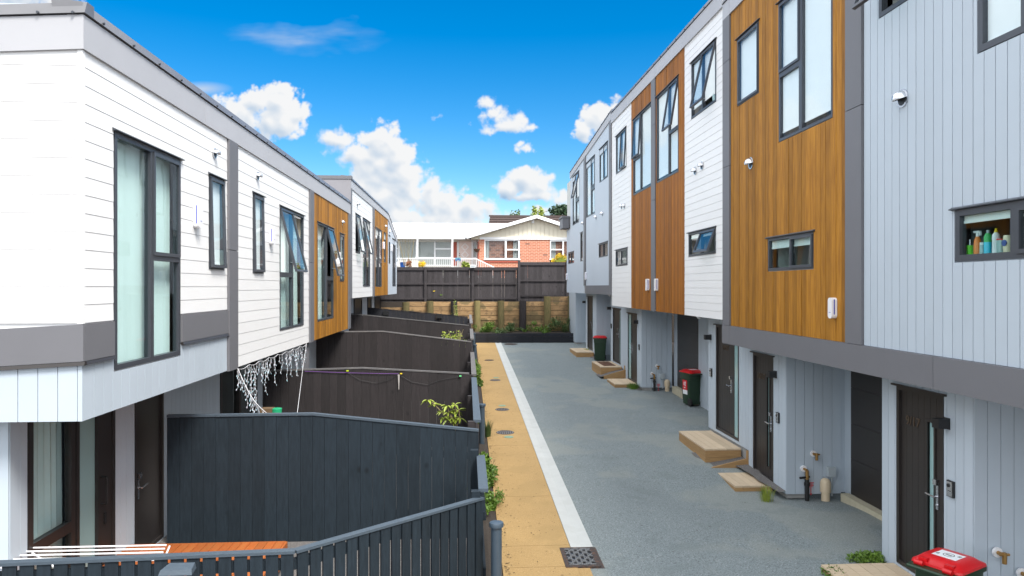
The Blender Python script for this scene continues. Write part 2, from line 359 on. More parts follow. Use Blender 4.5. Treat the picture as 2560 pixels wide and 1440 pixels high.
def obj(name, mb, mats, parent=None, smooth=False, bevel=0.0, **props):
    me = bpy.data.meshes.new(name)
    me.from_pydata(mb.v, [], mb.f)
    if not isinstance(mats, (list, tuple)): mats = [mats]
    for m in mats: me.materials.append(m)
    if len(mats) > 1: me.polygons.foreach_set('material_index', mb.mi)
    bm = bmesh.new(); bm.from_mesh(me)
    bmesh.ops.recalc_face_normals(bm, faces=bm.faces)
    if bevel: 
        try: bmesh.ops.bevel(bm, geom=[e for e in bm.edges if len(e.link_faces) == 2 and e.calc_face_angle(0) > .5], offset=bevel, segments=2, affect='EDGES', profile=.7)
        except Exception: pass
    if smooth:
        for f in bm.faces: f.smooth = True
        for e in bm.edges:
            if len(e.link_faces) == 2 and e.calc_face_angle(0) > .7: e.smooth = False
    bm.to_mesh(me); bm.free()
    o = bpy.data.objects.new(name, me); COL.objects.link(o)
    if parent is not None:
        o.parent = parent
        o.matrix_parent_inverse = parent_inv(parent)
    for k, v in props.items(): o[k] = v
    return o
_inv = {}
def world_of(o):
    m = Matrix.LocRotScale(o.location, o.rotation_euler, o.scale)
    if o.parent is not None: return world_of(o.parent) @ o.matrix_parent_inverse @ m
    return m
def parent_inv(p):
    return world_of(p).inverted()
def thing(name, label, cat, loc=(0, 0, 0), group=None, rz=0):
    o = bpy.data.objects.new(name, None); o.empty_display_size = .2
    o.location = loc; o.rotation_euler = (0, 0, rz)
    COL.objects.link(o); o['label'] = label; o['category'] = cat
    if group: o['group'] = group
    return o
def tag(o, label, cat, group=None):
    o['label'] = label; o['category'] = cat
    if group: o['group'] = group
    return o
def struct(name, mb, m, **k): return obj(name, mb, m, kind='structure', **k)
def kids(o): return [c for c in COL.objects if c.parent == o]
def dup(root, loc, rz=0, label=None):
    """copy of a thing whose parts were built around the origin"""
    def rec(o, par):
        c = o.copy(); COL.objects.link(c)
        if par is not None: c.parent = par
        for ch in kids(o): rec(ch, c)
        return c
    r = rec(root, None); r.location = loc; r.rotation_euler = (0, 0, rz)
    if label: r['label'] = label
    return r

class Plane:
    def __init__(s, kind, c, sign=1): s.k, s.c, s.s = kind, c, sign
    def m(s, u, v, n):
        return (s.c + s.s * n, u, v) if s.k == 'X' else (u, s.c + s.s * n, v)

def sub_rects(u0, u1, v0, v1, ops):
    """cells of the rectangle outside the openings"""
    us = sorted({u0, u1} | {min(max(x, u0), u1) for o in ops for x in o[:2]})
    out = []
    for a, b in zip(us[:-1], us[1:]):
        if b - a < 1e-4: continue
        mid = (a + b) / 2
        cuts = sorted([(max(o[2], v0), min(o[3], v1)) for o in ops if o[0] < mid < o[1] and o[2] < v1 and o[3] > v0])
        z = v0
        for (c0, c1) in cuts:
            if c0 > z + 1e-4: out.append((a, b, z, c0))
            z = max(z, c1)
        if v1 > z + 1e-4: out.append((a, b, z, v1))
    return out

def backing(name, parent, pl, u0, u1, v0, v1, ops, m, n0=-.14, n1=0.0):
    b = MB()
    for (a, c, d, e) in sub_rects(u0, u1, v0, v1, ops): b.pb(pl, a, c, d, e, n0, n1)
    return obj(name, b, m, parent)

def clad_h(wall, pl, u0, u1, v0, v1, ops, pitch, m, name='weatherboard', n0=.004, nt=.0145, nb=.0178):
    """horizontal boards, each an object, notched round the openings"""
    ops = [(o[0] - .02, o[1] + .02, o[2] - .02, o[3] + .02) for o in ops]
    z = v0
    while z < v1 - .02:
        z1 = min(z + pitch, v1)
        cells = sub_rects(u0, u1, z + .0, z1 - .0035, ops)
        # chain neighbouring cells into boards
        chains = []
        for c in sorted(cells):
            if chains and abs(chains[-1][-1][1] - c[0]) < 1e-4 and chains[-1][-1][1] > c[0] - 1e-3: chains[-1].append(c)
            else: chains.append([c])
        for ch in chains:
            if sum(c[1] - c[0] for c in ch) < .01: continue
            b = MB()
            for c in ch:
                k0 = (c[2] - z) / pitch; k1 = (c[3] - z) / pitch
                b.pb(pl, c[0], c[1], c[2], c[3], n0, nb + (nt - nb) * k0, nt=nb + (nt - nb) * k1)
            obj(name, b, m, wall)
        z += pitch

def clad_v(wall, pl, u0, u1, v0, v1, ops, pitch, m, name='board', n1=.02, gap=.009, jit=0.0, vtop=None):
    ops = [(o[0] - .012, o[1] + .012, o[2] - .012, o[3] + .012) for o in ops]
    k = max(1, round((u1 - u0) / pitch)); p = (u1 - u0) / k
    for i in range(k):
        a, c = u0 + i * p, u0 + (i + 1) * p - gap
        top = v1 if vtop is None else vtop((a + c) / 2)
        cells = sub_rects(a, c, v0, top, ops)
        groups = {}
        for q in cells: groups.setdefault((round(q[2], 3), 0), []).append(q)
        # full-width pieces by their lower edge
        done = []
        for q in sorted(cells, key=lambda q: q[2]):
            for g in done:
                if any(abs(h[1] - q[0]) < 1e-4 or abs(h[0] - q[1]) < 1e-4 for h in g) and any(h[2] < q[3] and q[2] < h[3] for h in g):
                    g.append(q); break
            else: done.append([q])
        for g in done:
            b = MB(); t = n1 + random.uniform(-jit, jit)
            for q in g: b.pb(pl, q[0], q[1], q[2], q[3], .004, t)
            obj(name, b, m, wall)

def ring(b, P, u0, u1, v0, v1, w, n0, n1, m=0, tf=None):
    class Q:
        @staticmethod
        def m(u, v, n): return P.m(*(tf(u, v, n) if tf else (u, v, n)))
    b.pb(Q, u0, u0 + w, v0, v1, n0, n1, m); b.pb(Q, u1 - w, u1, v0, v1, n0, n1, m)
    b.pb(Q, u0 + w, u1 - w, v0, v0 + w, n0, n1, m); b.pb(Q, u0 + w, u1 - w, v1 - w, v1, n0, n1, m)

def window(parent, pl, u0, u1, v0, v1, cols, blind=None, room=None, fm=None, gm=None, depth=.7, fw=.040, proud=.02, flash=True, name='window', mw=.05, deep=.05):
    """cols: [(ua, ub, [(va, vb, kind, degrees)])] fractions of the opening; kind f fixed, a awning sash"""
    fm = fm or M_ALU; gm = gm or M_GLASS
    b = MB(); ring(b, pl, u0, u1, v0, v1, fw, -.05, proud)
    W, H = u1 - u0, v1 - v0
    iu0, iu1, iv0, iv1 = u0 + fw, u1 - fw, v0 + fw, v1 - fw
    cc = []
    for (fa, fb, rows) in cols:
        cc.append((iu0 + fa * (iu1 - iu0), iu0 + fb * (iu1 - iu0), rows))
    for i, (ua, ub, rows) in enumerate(cc):
        if fb < 1 or True:
            if ub < iu1 - 1e-3: b.pb(pl, ub - mw / 2, ub + mw / 2, iv0, iv1, -.048, proud + .002)
        for (ra, rb, k, ang) in rows:
            if rb < .999:
                z = iv0 + rb * (iv1 - iv0)
                b.pb(pl, ua + (mw / 2 if ua > iu0 + 1e-3 else 0), ub - (mw / 2 if ub < iu1 - 1e-3 else 0), z - mw / 2, z + mw / 2, -.047, proud)
    w = obj(name, b, fm, parent)
    for (ua, ub, rows) in cc:
        a = ua + (mw / 2 if ua > iu0 + 1e-3 else 0); c = ub - (mw / 2 if ub < iu1 - 1e-3 else 0)
        for (ra, rb, k, ang) in rows:
            z0 = iv0 + ra * (iv1 - iv0) + (mw / 2 if ra > 0 else 0); z1 = iv0 + rb * (iv1 - iv0) - (mw / 2 if rb < 1 else 0)
            if k == 'f':
                obj('pane', MB().pb(pl, a, c, z0, z1, -.014, -.008), gm, w)
            else:
                an = R(ang); n_h = proud + .004
                a2, c2, z2, z3 = a - .018, c + .018, z0 - .02, z1 + .012
                def tf(u, v, n, z3=z3, an=an, n_h=n_h):
                    h = z3 - v
                    return (u, z3 - h * math.cos(an) + (n - n_h) * math.sin(an), n_h + h * math.sin(an) + (n - n_h) * math.cos(an))
                sb = MB(); ring(sb, pl, a2, c2, z2, z3, .038, n_h - .03, n_h + .012, tf=tf)
                obj('sash', sb, fm, w)
                class Q:
                    @staticmethod
                    def m(u, v, n, tf=tf): return pl.m(*tf(u, v, n))
                obj('pane', MB().pb(Q, a2 + .036, c2 - .036, z2 + .036, z3 - .036, n_h - .012, n_h - .006), gm, w)
                if ang > 6:
                    sy = MB(); sy.v = []
                    for uu in (c - .02,):
                        p0 = pl.m(uu, z0 + .18 * (z1 - z0), -.01); p1 = pl.m(*tf(uu, z2 + .12 * (z3 - z2), n_h - .02))
                        sy.cyl(p0, p1, .007, k=6)
                    obj('stay', sy, M_CHROME, w)
    if flash:
        P = pl.m
        fb_ = MB(); e = .05
        fb_.hexa([P(u0 - e, v1, .02), P(u1 + e, v1, .02), P(u1 + e, v1 + .004, proud + .035), P(u0 - e, v1 + .004, proud + .035),
                  P(u0 - e, v1 + .03, .02), P(u1 + e, v1 + .03, .02), P(u1 + e, v1 + .012, proud + .035), P(u0 - e, v1 + .012, proud + .035)])
        obj('head_flashing', fb_, fm, w)
    # room behind the glass
    rb_ = MB(); P = pl.m; n0, n1 = -.142, -.142 - depth
    q = [P(u0, v0, n0), P(u1, v0, n0), P(u1, v1, n0), P(u0, v1, n0), P(u0 - .25, v0, n1), P(u1 + .25, v0, n1), P(u1 + .25, v1 + .1, n1), P(u0 - .25, v1 + .1, n1)]
    rb_.add(q, [(4, 5, 6, 7), (0, 1, 5, 4), (1, 2, 6, 5), (2, 3, 7, 6), (3, 0, 4, 7)])
    # sleeve through the wall
    rb_.add([P(u0, v0, -.05), P(u1, v0, -.05), P(u1, v1, -.05), P(u0, v1, -.05)] + q[:4], [(0, 1, 5, 4), (1, 2, 6, 5), (2, 3, 7, 6), (3, 0, 4, 7)])
    obj('room_lining', rb_, room or M_ROOMD, w)
    if blind:
        kind, amount = blind
        if kind == 'roller':
            bb = MB(); zb = v1 - amount * H
            bb.pb(pl, iu0 + .002, iu1 - .002, zb, iv1 - .002, -.032, -.028)
            bb.pb(pl, iu0 + .002, iu1 - .002, zb - .025, zb, -.038, -.022)
            obj('roller_blind', bb, M_BLIND, w)
        elif kind == 'vertical':     # separate vertical louvres
            k = int(W / .088)
            for i in range(k):
                uu = u0 + (i + .5) * W / k; an = R(24)
                du, dn = .041 * math.cos(an), .041 * math.sin(an)
                lb = MB(); P = pl.m
                lb.add([P(uu - du, v0 + .03, -.12 - dn), P(uu + du, v0 + .03, -.12 + dn), P(uu + du, v1 - .02, -.12 + dn), P(uu - du, v1 - .02, -.12 - dn)], [(0, 1, 2, 3)])
                obj('blind_louvre', lb, M_BLIND, w)
        elif kind == 'curtain':
            cb = MB(); u_a, u_b = u0 + amount[0] * W, u0 + amount[1] * W
            k = max(8, int((u_b - u_a) / .025)); P = pl.m; vs = []
            for i in range(k + 1):
                uu = u_a + (u_b - u_a) * i / k; n = -.13 + .022 * math.sin(i * 1.35) + .008 * math.sin(i * .6)
                vs += [P(uu, v0 + .02, n), P(uu, v1 - .02, n * .6 - .06)]
            cb.add(vs, [(2 * i, 2 * i + 2, 2 * i + 3, 2 * i + 1) for i in range(k)])
            obj('curtain', cb, M_BLIND, w, smooth=True)
    return w

def vent(parent, pl, u, v, r=.075):
    """round steel cowl vent: wall flange, half-dome hood open below"""
    b = MB(); P = pl.m
    k = 16
    rim = [P(u + r * 1.15 * math.cos(t), v + r * 1.15 * math.sin(t), .022) for t in [2 * math.pi * i / k for i in range(k)]]
    rim2 = [P(u + r * 1.15 * math.cos(t), v + r * 1.15 * math.sin(t), .034) for t in [2 * math.pi * i / k for i in range(k)]]
    b.add(rim + rim2, [tuple(range(k)), tuple(range(k, 2 * k))] + [(i, (i + 1) % k, k + (i + 1) % k, k + i) for i in range(k)], 0)
    vs = []; nj = 6
    for j in range(nj + 1):
        ph = (math.pi * .62) * j / nj      # from wall top over to the lip
        for i in range(9):
            t = math.pi * i / 8
            uu = u + r * math.cos(t); rad = r * math.sin(t)
            vs.append(P(uu, v + rad * math.cos(ph), .03 + rad * math.sin(ph) * 1.25))
    b.add(vs, [(j * 9 + i, j * 9 + i + 1, (j + 1) * 9 + i + 1, (j + 1) * 9 + i) for j in range(nj) for i in range(8)], 0)
    b.add([P(u + r * .8 * math.cos(t), v - .01 + r * .8 * math.sin(t), .036) for t in [2 * math.pi * i / 12 for i in range(12)]], [tuple(range(12))], 1)
    return obj('vent_hood', b, [M_CHROME, M_BLACK], parent, smooth=True)

def wall_box(parent, pl, u, v, w=.10, h=.26, n=.07, side=1):
    """white rounded outdoor unit with a blue edge"""
    b = MB(); P = pl.m; k = 6; pts = []
    for (cu, cv, a0) in ((w / 2 - .04, h / 2 - .04, 0), (-w / 2 + .04, h / 2 - .04, 90), (-w / 2 + .04, -h / 2 + .04, 180), (w / 2 - .04, -h / 2 + .04, 270)):
        for i in range(k):
            t = R(a0 + 90 * i / (k - 1)); pts.append((u + cu + .04 * math.cos(t), v + cv + .04 * math.sin(t)))
    A = [P(a, c, .022) for a, c in pts]; D = [P(a, c, .022 + n * .62) for a, c in pts]; E = [P(a, c, .022 + n) for a, c in pts]
    m = len(pts)
    fs = [(i, (i + 1) % m, m + (i + 1) % m, m + i) for i in range(m)]
    b.add(A + D, fs + [tuple(range(m))], 0)
    b.add(D + E, fs + [tuple(range(m, 2 * m))], 0)
    b.pb(pl, u - w / 2 - .003, u + w / 2 + .003, v - h / 2 + .05, v + h / 2 - .02, .022 + n * .45, .022 + n * .62, 1)
    b.pb(pl, u - .02, u + .02, v - h * .22, v - h * .20, .022 + n, .022 + n + .003, 1)
    return obj('alarm_box', b, [M_WPLAS, M_BOXBLUE], parent)

def wall_lamp(parent, pl, u, v):
    b = MB(); b.pb(pl, u - .05, u + .05, v - .06, v + .06, .018, .03); b.pb(pl, u - .055, u + .055, v - .05, v + .05, .03, .15)
    return obj('wall_lamp', b, M_BLACK, parent, bevel=.003)
def intercom(parent, pl, u, v):
    b = MB(); b.pb(pl, u - .05, u + .05, v - .085, v + .085, .018, .045, 0)
    b.pb(pl, u - .042, u + .042, v - .077, v + .077, .045, .049, 1)
    b.cyl(pl.m(u + .012, v + .035, .048), pl.m(u + .012, v + .035, .056), .02, k=12, m=2)
    for i in range(3): b.pb(pl, u - .02 + i * .015, u - .012 + i * .015, v - .025, v - .018, .049, .052, 2)
    return obj('intercom', b, [M_BLACK, M_CHROME, M_BLACK], parent)

def text_mesh(name, body, size, m, parent, mtx, extrude=.002):
    cu = bpy.data.curves.new(name, 'FONT'); cu.body = body; cu.size = size; cu.extrude = extrude; cu.align_x = 'CENTER'; cu.align_y = 'CENTER'
    cu.materials.append(m)
    tmp = bpy.data.objects.new('t', cu); COL.objects.link(tmp)
    me = bpy.data.meshes.new_from_object(tmp.evaluated_get(bpy.context.evaluated_depsgraph_get())); bpy.data.objects.remove(tmp)
    me.name = name; o = bpy.data.objects.new(name, me); COL.objects.link(o)
    if parent is not None:
        o.parent = parent; o.matrix_parent_inverse = parent_inv(parent)
    o.matrix_basis = mtx
    return o

def entry_door(parent, pl, u0, u1, v0, v1, side=None, slot=None, number=None, handle_u=None, flip=1):
    """dark door: u grows with distance. side=(ua,ub) glazed sidelight; slot=(ua,ub) glass strip"""
    b = MB(); ring(b, pl, u0, u1, v0, v1, .045, -.08, .019)
    d = obj('door', b, M_DOOR, parent)
    la, lb = u0 + .045, u1 - .045
    if side:
        sa, sb_ = side
        b2 = MB(); b2.pb(pl, sa, sa + .03, v0 + .045, v1 - .045, -.07, .004) if sa > u0 + .06 else b2.pb(pl, sb_ - .03, sb_, v0 + .045, v1 - .045, -.07, .004)
        obj('door_jamb', b2, M_DOOR, d)
        obj('sidelight', MB().pb(pl, max(sa, la), min(sb_, lb), v0 + .045, v1 - .045, -.008, -.001), M_FROST, d)
        if sa > u0 + .06: lb = sa
        else: la = sb_
    leaf = MB(); k = 7
    ops = [(slot[0], slot[1], v0 + .22, v1 - .33)] if slot else []
    for i in range(k):
        a = la + (lb - la) * i / k; c = la + (lb - la) * (i + 1) / k - .004
        for q in sub_rects(a, c, v0 + .045, v1 - .045, ops): leaf.pb(pl, q[0], q[1], q[2], q[3], -.05, -.010)
    leaf.pb(pl, la, lb, v0 + .045, v1 - .045, -.07, -.014) if not slot else None
    if slot:
        for q in sub_rects(la, lb, v0 + .045, v1 - .045, ops): leaf.pb(pl, q[0], q[1], q[2], q[3], -.07, -.014)
    obj('door_leaf', leaf, M_DOOR, d)
    if slot:
        obj('glass_strip', MB().pb(pl, slot[0], slot[1], v0 + .22, v1 - .33, -.04, -.03), M_FROST, d)
        sf = MB(); ring(sf, pl, slot[0] - .03, slot[1] + .03, v0 + .19, v1 - .30, .03, -.012, .002)
        obj('strip_frame', sf, M_DOOR, d)
    hu = handle_u; hv = v0 + 1.0
    h = MB(); h.pb(pl, hu - .02, hu + .02, hv - .16, hv + .13, -.012, .012); h.pb(pl, hu - .028, hu + .028, hv + .11, hv + .17, .0, .045)
    P = pl.m
    h.cyl(P(hu, hv - .02, 0), P(hu, hv - .02, .055), .012, k=10); h.cyl(P(hu, hv - .02, .05), P(hu + flip * .13, hv - .012, .055), .010, k=8)
    h.cyl(P(hu, hv - .11, .0), P(hu, hv - .11, .022), .012, k=10)
    obj('handle', h, M_CHROME, d)
    fb_ = MB(); fb_.pb(pl, u0 - .06, u1 + .06, v1 + .001, v1 + .022, .0, .055); obj('head_flashing', fb_, M_DOOR, d)
    if number:
        uc = number[1]
        # text runs towards the camera on the right side of the lane
        x, y, z = P(uc, number[2], -.006)
        mt = Matrix(((0, 0, -1, x), (-1, 0, 0, y), (0, 1, 0, z), (0, 0, 0, 1)))
        text_mesh('door_number', number[0], .15, M_NUM, d, mt, .004)
    return d

# ---------------------------------------------------------------- foliage
M_LEAF = {}
def leafmat(name, c1, c2, rand=.25):
    m = mat(name, c1, .55, .0, 2.5, col2=c2, contrast=1.5)
    return m
def leaf_cloud(b, c, rad, n, size, rng, m=0, hang=0.0, shell=.55):
    for i in range(n):
        while True:
            p = Vector((rng.uniform(-1, 1), rng.uniform(-1, 1), rng.uniform(-1, 1)))
            if shell < p.length < 1 or (p.length < 1 and rng.random() < .25): break
        q = Vector((c[0] + p.x * rad[0], c[1] + p.y * rad[1], c[2] + p.z * rad[2]))
        a = Vector((rng.gauss(0, 1), rng.gauss(0, 1), rng.gauss(0, .7) - hang)).normalized(); w = a.orthogonal().normalized()
        w = (w * math.cos(i) + a.cross(w) * math.sin(i)); s = size * rng.uniform(.6, 1.4)
        t = q + a * s
        md = (q + t) / 2
        b.add([q, md + w * s * .32, t, md - w * s * .32], [(0, 1, 2, 3)], m)

# ================================================================ SETTING
LX0, LX1 = .42, 1.32
def sheet(name, x0, x1, y0, y1, dz, m, ny=1, edge=None):
    b = MB()
    for i in range(ny):
        a = y0 + (y1 - y0) * i / ny; c = y0 + (y1 - y0) * (i + 1) / ny
        b.add([(x0, a, gz(a) + dz), (x1, a, gz(a) + dz), (x1, c, gz(c) + dz), (x0, c, gz(c) + dz)], [(0, 1, 2, 3)])
    return struct(name, b, m)

# ground as one sheet to the horizon; it rises behind the retaining wall
YB = onG(1300, 857)[1]          # foot of the low kerb wall at the end of the lane
def hgt(x, y):
    if y > YB + 1.9: return -.75 if y < YB + 2.6 else min(.55, -.75 + (y - YB - 2.6) * .16)
    z = gz(max(y, -3)) - .22
    return z
xs = [-900, -120, -40, -14, -8, -4, -2, 0, .08, .12, .42, 1, 2, 4, 8, 16, 40, 120, 900]
ys = [-400, -60, -15, -3, 0, 2, 5, 10, 15, 20, 25, 30, YB - .5, YB + 1.88, YB + 1.92, YB + 2.5, YB + 7, YB + 11, 80, 150, 400, 1800]
g = MB(); g.add([(x, y, hgt(x, y)) for y in ys for x in xs], [(j * len(xs) + i, j * len(xs) + i + 1, (j + 1) * len(xs) + i + 1, (j + 1) * len(xs) + i) for j in range(len(ys) - 1) for i in range(len(xs) - 1)])
struct('ground', g, M_SOIL)

LY0 = .5
# driveway sheet, with a ragged edge of its own against the walls
def dip(x, y): return -.13 * math.exp(-((y - 11.6) / 1.0) ** 2) * min(1, max(0, (x - 2.5) / .8))
g = MB(); rng = random.Random(5); NX, NY = 30, 150
for j in range(NY + 1):
    y = LY0 + (YB + .05 - LY0) * (j / NY) ** 1.4
    for i in range(NX + 1):
        x = 1.60 + 4.65 * i / NX; g.v.append((x, y, gz(y) + dip(x, y) + (rng.uniform(-.0015, .0015) + .006 * math.sin(x * 2.1 + y * .7) * math.sin(y * .9) - .004 if i else 0)))
g.f = [(j * (NX + 1) + i, j * (NX + 1) + i + 1, (j + 1) * (NX + 1) + i + 1, (j + 1) * (NX + 1) + i) for j in range(NY) for i in range(NX)]; g.mi = [0] * len(g.f)
struct('driveway', g, M_DRIVE)
sheet('yard_ground', -9, .03, 2, YB + 1.7, -.155, M_GRAVEL)

# footpath in bays with recessed joints
path = thing('footpath', '', '', (0, 0, 0)); del path['label']; del path['category']; path['kind'] = 'structure'
jy = [onG(1300, y)[1] for y in (1462, 1420, 1366, 1242, 1114, 1030, 973, 942, 919, 901, 886, 872)]
jy = [LY0, jy[0] - 1.6] + jy + [YB + .05]
for a, c in zip(jy[:-1], jy[1:]):
    b = MB(); t = .05
    b.hexa([(LX0, a + .004, gz(a) - t), (LX1 - .003, a + .004, gz(a) - t), (LX1 - .003, c - .004, gz(c) - t), (LX0, c - .004, gz(c) - t),
            (LX0, a + .004, gz(a) + .006), (LX1 - .003, a + .004, gz(a) + .006), (LX1 - .003, c - .004, gz(c) + .006), (LX0, c - .004, gz(c) + .006)])
    obj('path_slab', b, M_PATH, path)
YG1 = onG(1450, 1371)[1]; YG0 = onG(1450, 1420)[1]      # drain grate
strip = thing('channel_strip', '', ''); del strip['label']; del strip['category']; strip['kind'] = 'structure'
sj = [YG1 + .02] + [onG(1300, y)[1] for y in (1242, 1118, 1033, 975, 930, 900, 878)] + [YB + .05]
for a, c in zip(sj[:-1], sj[1:]):
    b = MB(); x0, x1, xm = LX1 + .002, 1.607, (LX1 + 1.607) / 2
    def s_(y0, y1):
        return [(x0, y0, gz(y0) - .04), (x1, y0, gz(y0) - .04), (x1, y0, gz(y0) + .012), (xm, y0, gz(y0) - .004), (x0, y0, gz(y0) + .012)], (0, y1 - y0, gz(y1) - gz(y0))
    pts, off = s_(a + .003, c - .003); b.poly(pts, off)
    obj('channel_section', b, M_STRIP, strip)

# soil bed between the fence and the path
b = MB(); rng = random.Random(3); n = 60; rows = []
for i in range(n + 1):
    y = 3 + (YB - 3) * i / n
    rows += [(.10, y, gz(y) - .02), (.26, y, gz(y) + .015 + rng.uniform(-.012, .012)), (.418, y, gz(y) - .012)]
b.add(rows, [(3 * i + k, 3 * i + k + 1, 3 * i + 4 + k, 3 * i + 3 + k) for i in range(n) for k in (0, 1)])
struct('soil_bed', b, M_SOIL)

# ================================================================ RIGHT TERRACE
XF, XD, XG = 4.65, 5.10, 6.05
RF, RD, RG = Plane('X', XF, -1), Plane('X', XD, -1), Plane('X', XG, -1)
def YF(px): return onX(XF, px)[0]
def YD(px): return onX(XD, px)[0]
def YGr(px): return onX(XG, px)[0]
def ZF(px, py): return onX(XF, px, py)[1]
def ZD(px, py): return onX(XD, px, py)[1]
yAB, yBC, yC1, yA0 = YF(1813), YF(1531), YF(1418), 1.0

def opening_r(pxL, pxR, yT, yB): return (YF(pxR), YF(pxL), ZF(pxL, yB), ZF(pxL, yT))
def fr(o, px, c=XF): return (onX(c, px)[0] - o[0]) / (o[1] - o[0])

def shell(par, xf, xb, y0, y1, zs, zr, m, sgn):
    """back wall, end walls, roof and soffit of an upper storey block (set 3 mm inside its faces)"""
    b = MB(); a, c = sorted((xf - sgn * .142 if sgn < 0 else xf - .142, xb))
    if sgn < 0: a, c = xf + .142, xb
    else: a, c = xb, xf - .142
    b.box(a, c, y0 + .003, y0 + .12, zs + .05, zr); b.box(a, c, y1 - .12, y1 - .003, zs + .05, zr)
    obj('end_wall', b, m, par)
    obj('back_wall', MB().box(min(xb, xb + sgn * -.12), max(xb, xb + sgn * -.12), y0 + .003, y1 - .003, zs + .05, zr), m, par)
    obj('roof', MB().box(min(xf - sgn * .15, xb), max(xf - sgn * .15, xb), y0 + .004, y1 - .004, zr - .22, zr - .12), M_COPE, par)
    obj('soffit', MB().box(min(xf - sgn * .01, xb), max(xf - sgn * .01, xb), y0 + .004, y1 - .004, zs + .006, zs + .05), m, par)

def fascia(par, pl, ua, za, ub, zb, h, cope, m=None, out=.045, joints=(), cm=None, name='fascia_panel'):
    """parapet fascia in panels with open joints, and the folded coping above"""
    m = m or M_FASC
    us = [ua] + sorted(joints) + [ub]; P = pl.m
    f = lambda u: za + (zb - za) * (u - ua) / (ub - ua)
    for a, c in zip(us[:-1], us[1:]):
        a2, c2 = (a + .003 if a != ua else a), (c - .003 if c != ub else c)
        b = MB(); b.hexa([P(a2, f(a2), -.1), P(c2, f(c2), -.1), P(c2, f(c2), out), P(a2, f(a2), out),
                          P(a2, f(a2) + h, -.1), P(c2, f(c2) + h, -.1), P(c2, f(c2) + h, out), P(a2, f(a2) + h, out)])
        obj(name, b, m, par)
    if cope:
        b = MB(); z0 = h + .012; o1, o2 = out + .02, out - .02
        b.hexa([P(ua, f(ua) + z0, -.22), P(ub, f(ub) + z0, -.22), P(ub, f(ub) + z0, o1), P(ua, f(ua) + z0, o1),
                P(ua, f(ua) + z0 + cope + .03, -.24), P(ub, f(ub) + z0 + cope + .03, -.24), P(ub, f(ub) + z0 + cope, o2), P(ua, f(ua) + z0 + cope, o2)])
        k = int((ub - ua) / .6)
        c_ = obj('coping', b, cm or M_COPE, par)
        s = MB()
        for i in range(k):
            u = ua + (i + .5) * (ub - ua) / k
            s.cyl(P(u, f(u) + z0 + .02, o1 - .004), P(u, f(u) + z0 + .02, o1 + .012), .012, k=6)
        s_ = obj('coping_screws', s, M_ALU, c_); s_['kind'] = 'stuff'

def post_strip(par, pl, u0, u1, z0, z1, cuts=(), m=None, out=.05):
    zs = [z0] + [z for z in sorted(cuts) if z0 < z < z1] + [z1]
    for a, c in zip(zs[:-1], zs[1:]):
        obj('trim_panel', MB().pb(pl, u0, u1, a + (.004 if a != z0 else 0), c - (.004 if c != z1 else 0), .001, out), m or M_TRIM, par)

# ---- near block: cedar bay and pale grey vertical boards
A = thing('terrace_block', 'nearest block of the right-hand terrace, cedar bay beside pale grey vertical boards', 'terraced houses', (XD, 6, gz(6)))
sA = -1.009; tA = 4.80
cA = [opening_r(1950, 2085, 10, 355), opening_r(1846.5, 1900, 100, 266), opening_r(1923, 2037, 597, 677)]
pA = [opening_r(2393, 2700, 526, 654), opening_r(2202, 2290, -150, 45), opening_r(2450, 2700, -400, 132)]
pA[1] = pA[1][:3] + (4.2,); pA[2] = pA[2][:3] + (4.2,)
wA = backing('wall', A, RF, yA0, yAB, sA, tA + .3, cA + pA, M_PALE2)
bandA = ZF(1813, 812)
clad_v(wA, RF, YF(2122), YF(1830), bandA + .004, tA + .02, cA, .132, M_CEDAR, 'cedar_board', .022, .005, .0035)
clad_v(wA, RF, yA0, YF(2163), bandA + .004, tA + .02, pA, .140, M_PALE, 'vertical_board', .02, .008, .0008)
post_strip(A, RF, YF(1830) + .003, yAB, bandA + .005, tA, (ZF(1820, 156), ZF(1820, 418)))
post_strip(A, RF, YF(2163) + .003, YF(2122) - .003, bandA + .005, tA, (ZF(2140, 272),))
fascia(A, RF, yA0, sA, yAB, sA, bandA - sA, 0, M_TRIM, .06, (yAB - .35, yAB - 5.9), name='band_panel')
fascia(A, RF, yA0, tA, yAB, tA, .28, .10, None, .05, (YF(1830) - .01, YF(1830) - 2.4, YF(1830) - 4.8))
shell(A, XF, 12.5, yA0, yAB, sA, tA + .38, M_PALE2, -1)
o = cA[0]
f1 = fr(o, 2004); window(A, RF, *o, [(0, f1, [(0, 1, 'f', 0)]), (f1, 1, [(0, .48, 'f', 0), (.48, 1, 'a', 0)])], ('roller', .93), gm=M_GLASSR, mw=.09, room=M_ROOM)
window(A, RF, *cA[1], [(0, 1, [(0, 1, 'a', 0)])], ('roller', .95), gm=M_GLASSR, room=M_ROOM)
o = cA[2]; f1 = fr(o, 1979); window(A, RF, *o, [(0, f1, [(0, 1, 'a', 0)]), (f1, 1, [(0, 1, 'f', 0)])], ('roller', .28), room=M_ROOM, depth=1.2)
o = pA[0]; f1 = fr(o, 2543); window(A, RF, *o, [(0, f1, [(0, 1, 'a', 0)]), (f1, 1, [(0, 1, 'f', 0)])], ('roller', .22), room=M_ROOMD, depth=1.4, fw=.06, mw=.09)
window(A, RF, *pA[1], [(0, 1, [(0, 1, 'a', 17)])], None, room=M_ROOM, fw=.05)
o = pA[2]; window(A, RF, *o, [(0, .5, [(0, 1, 'f', 0)]), (.5, 1, [(0, 1, 'f', 0)])], ('roller', .96), gm=M_GLASSR, fw=.06, room=M_ROOM)
vent(A, RF, *onX(XF, 2262, 246), .085); vent(A, RF, *onX(XF, 1881, 408), .085)
wall_box(A, RF, *onX(XF, 2092, 770))

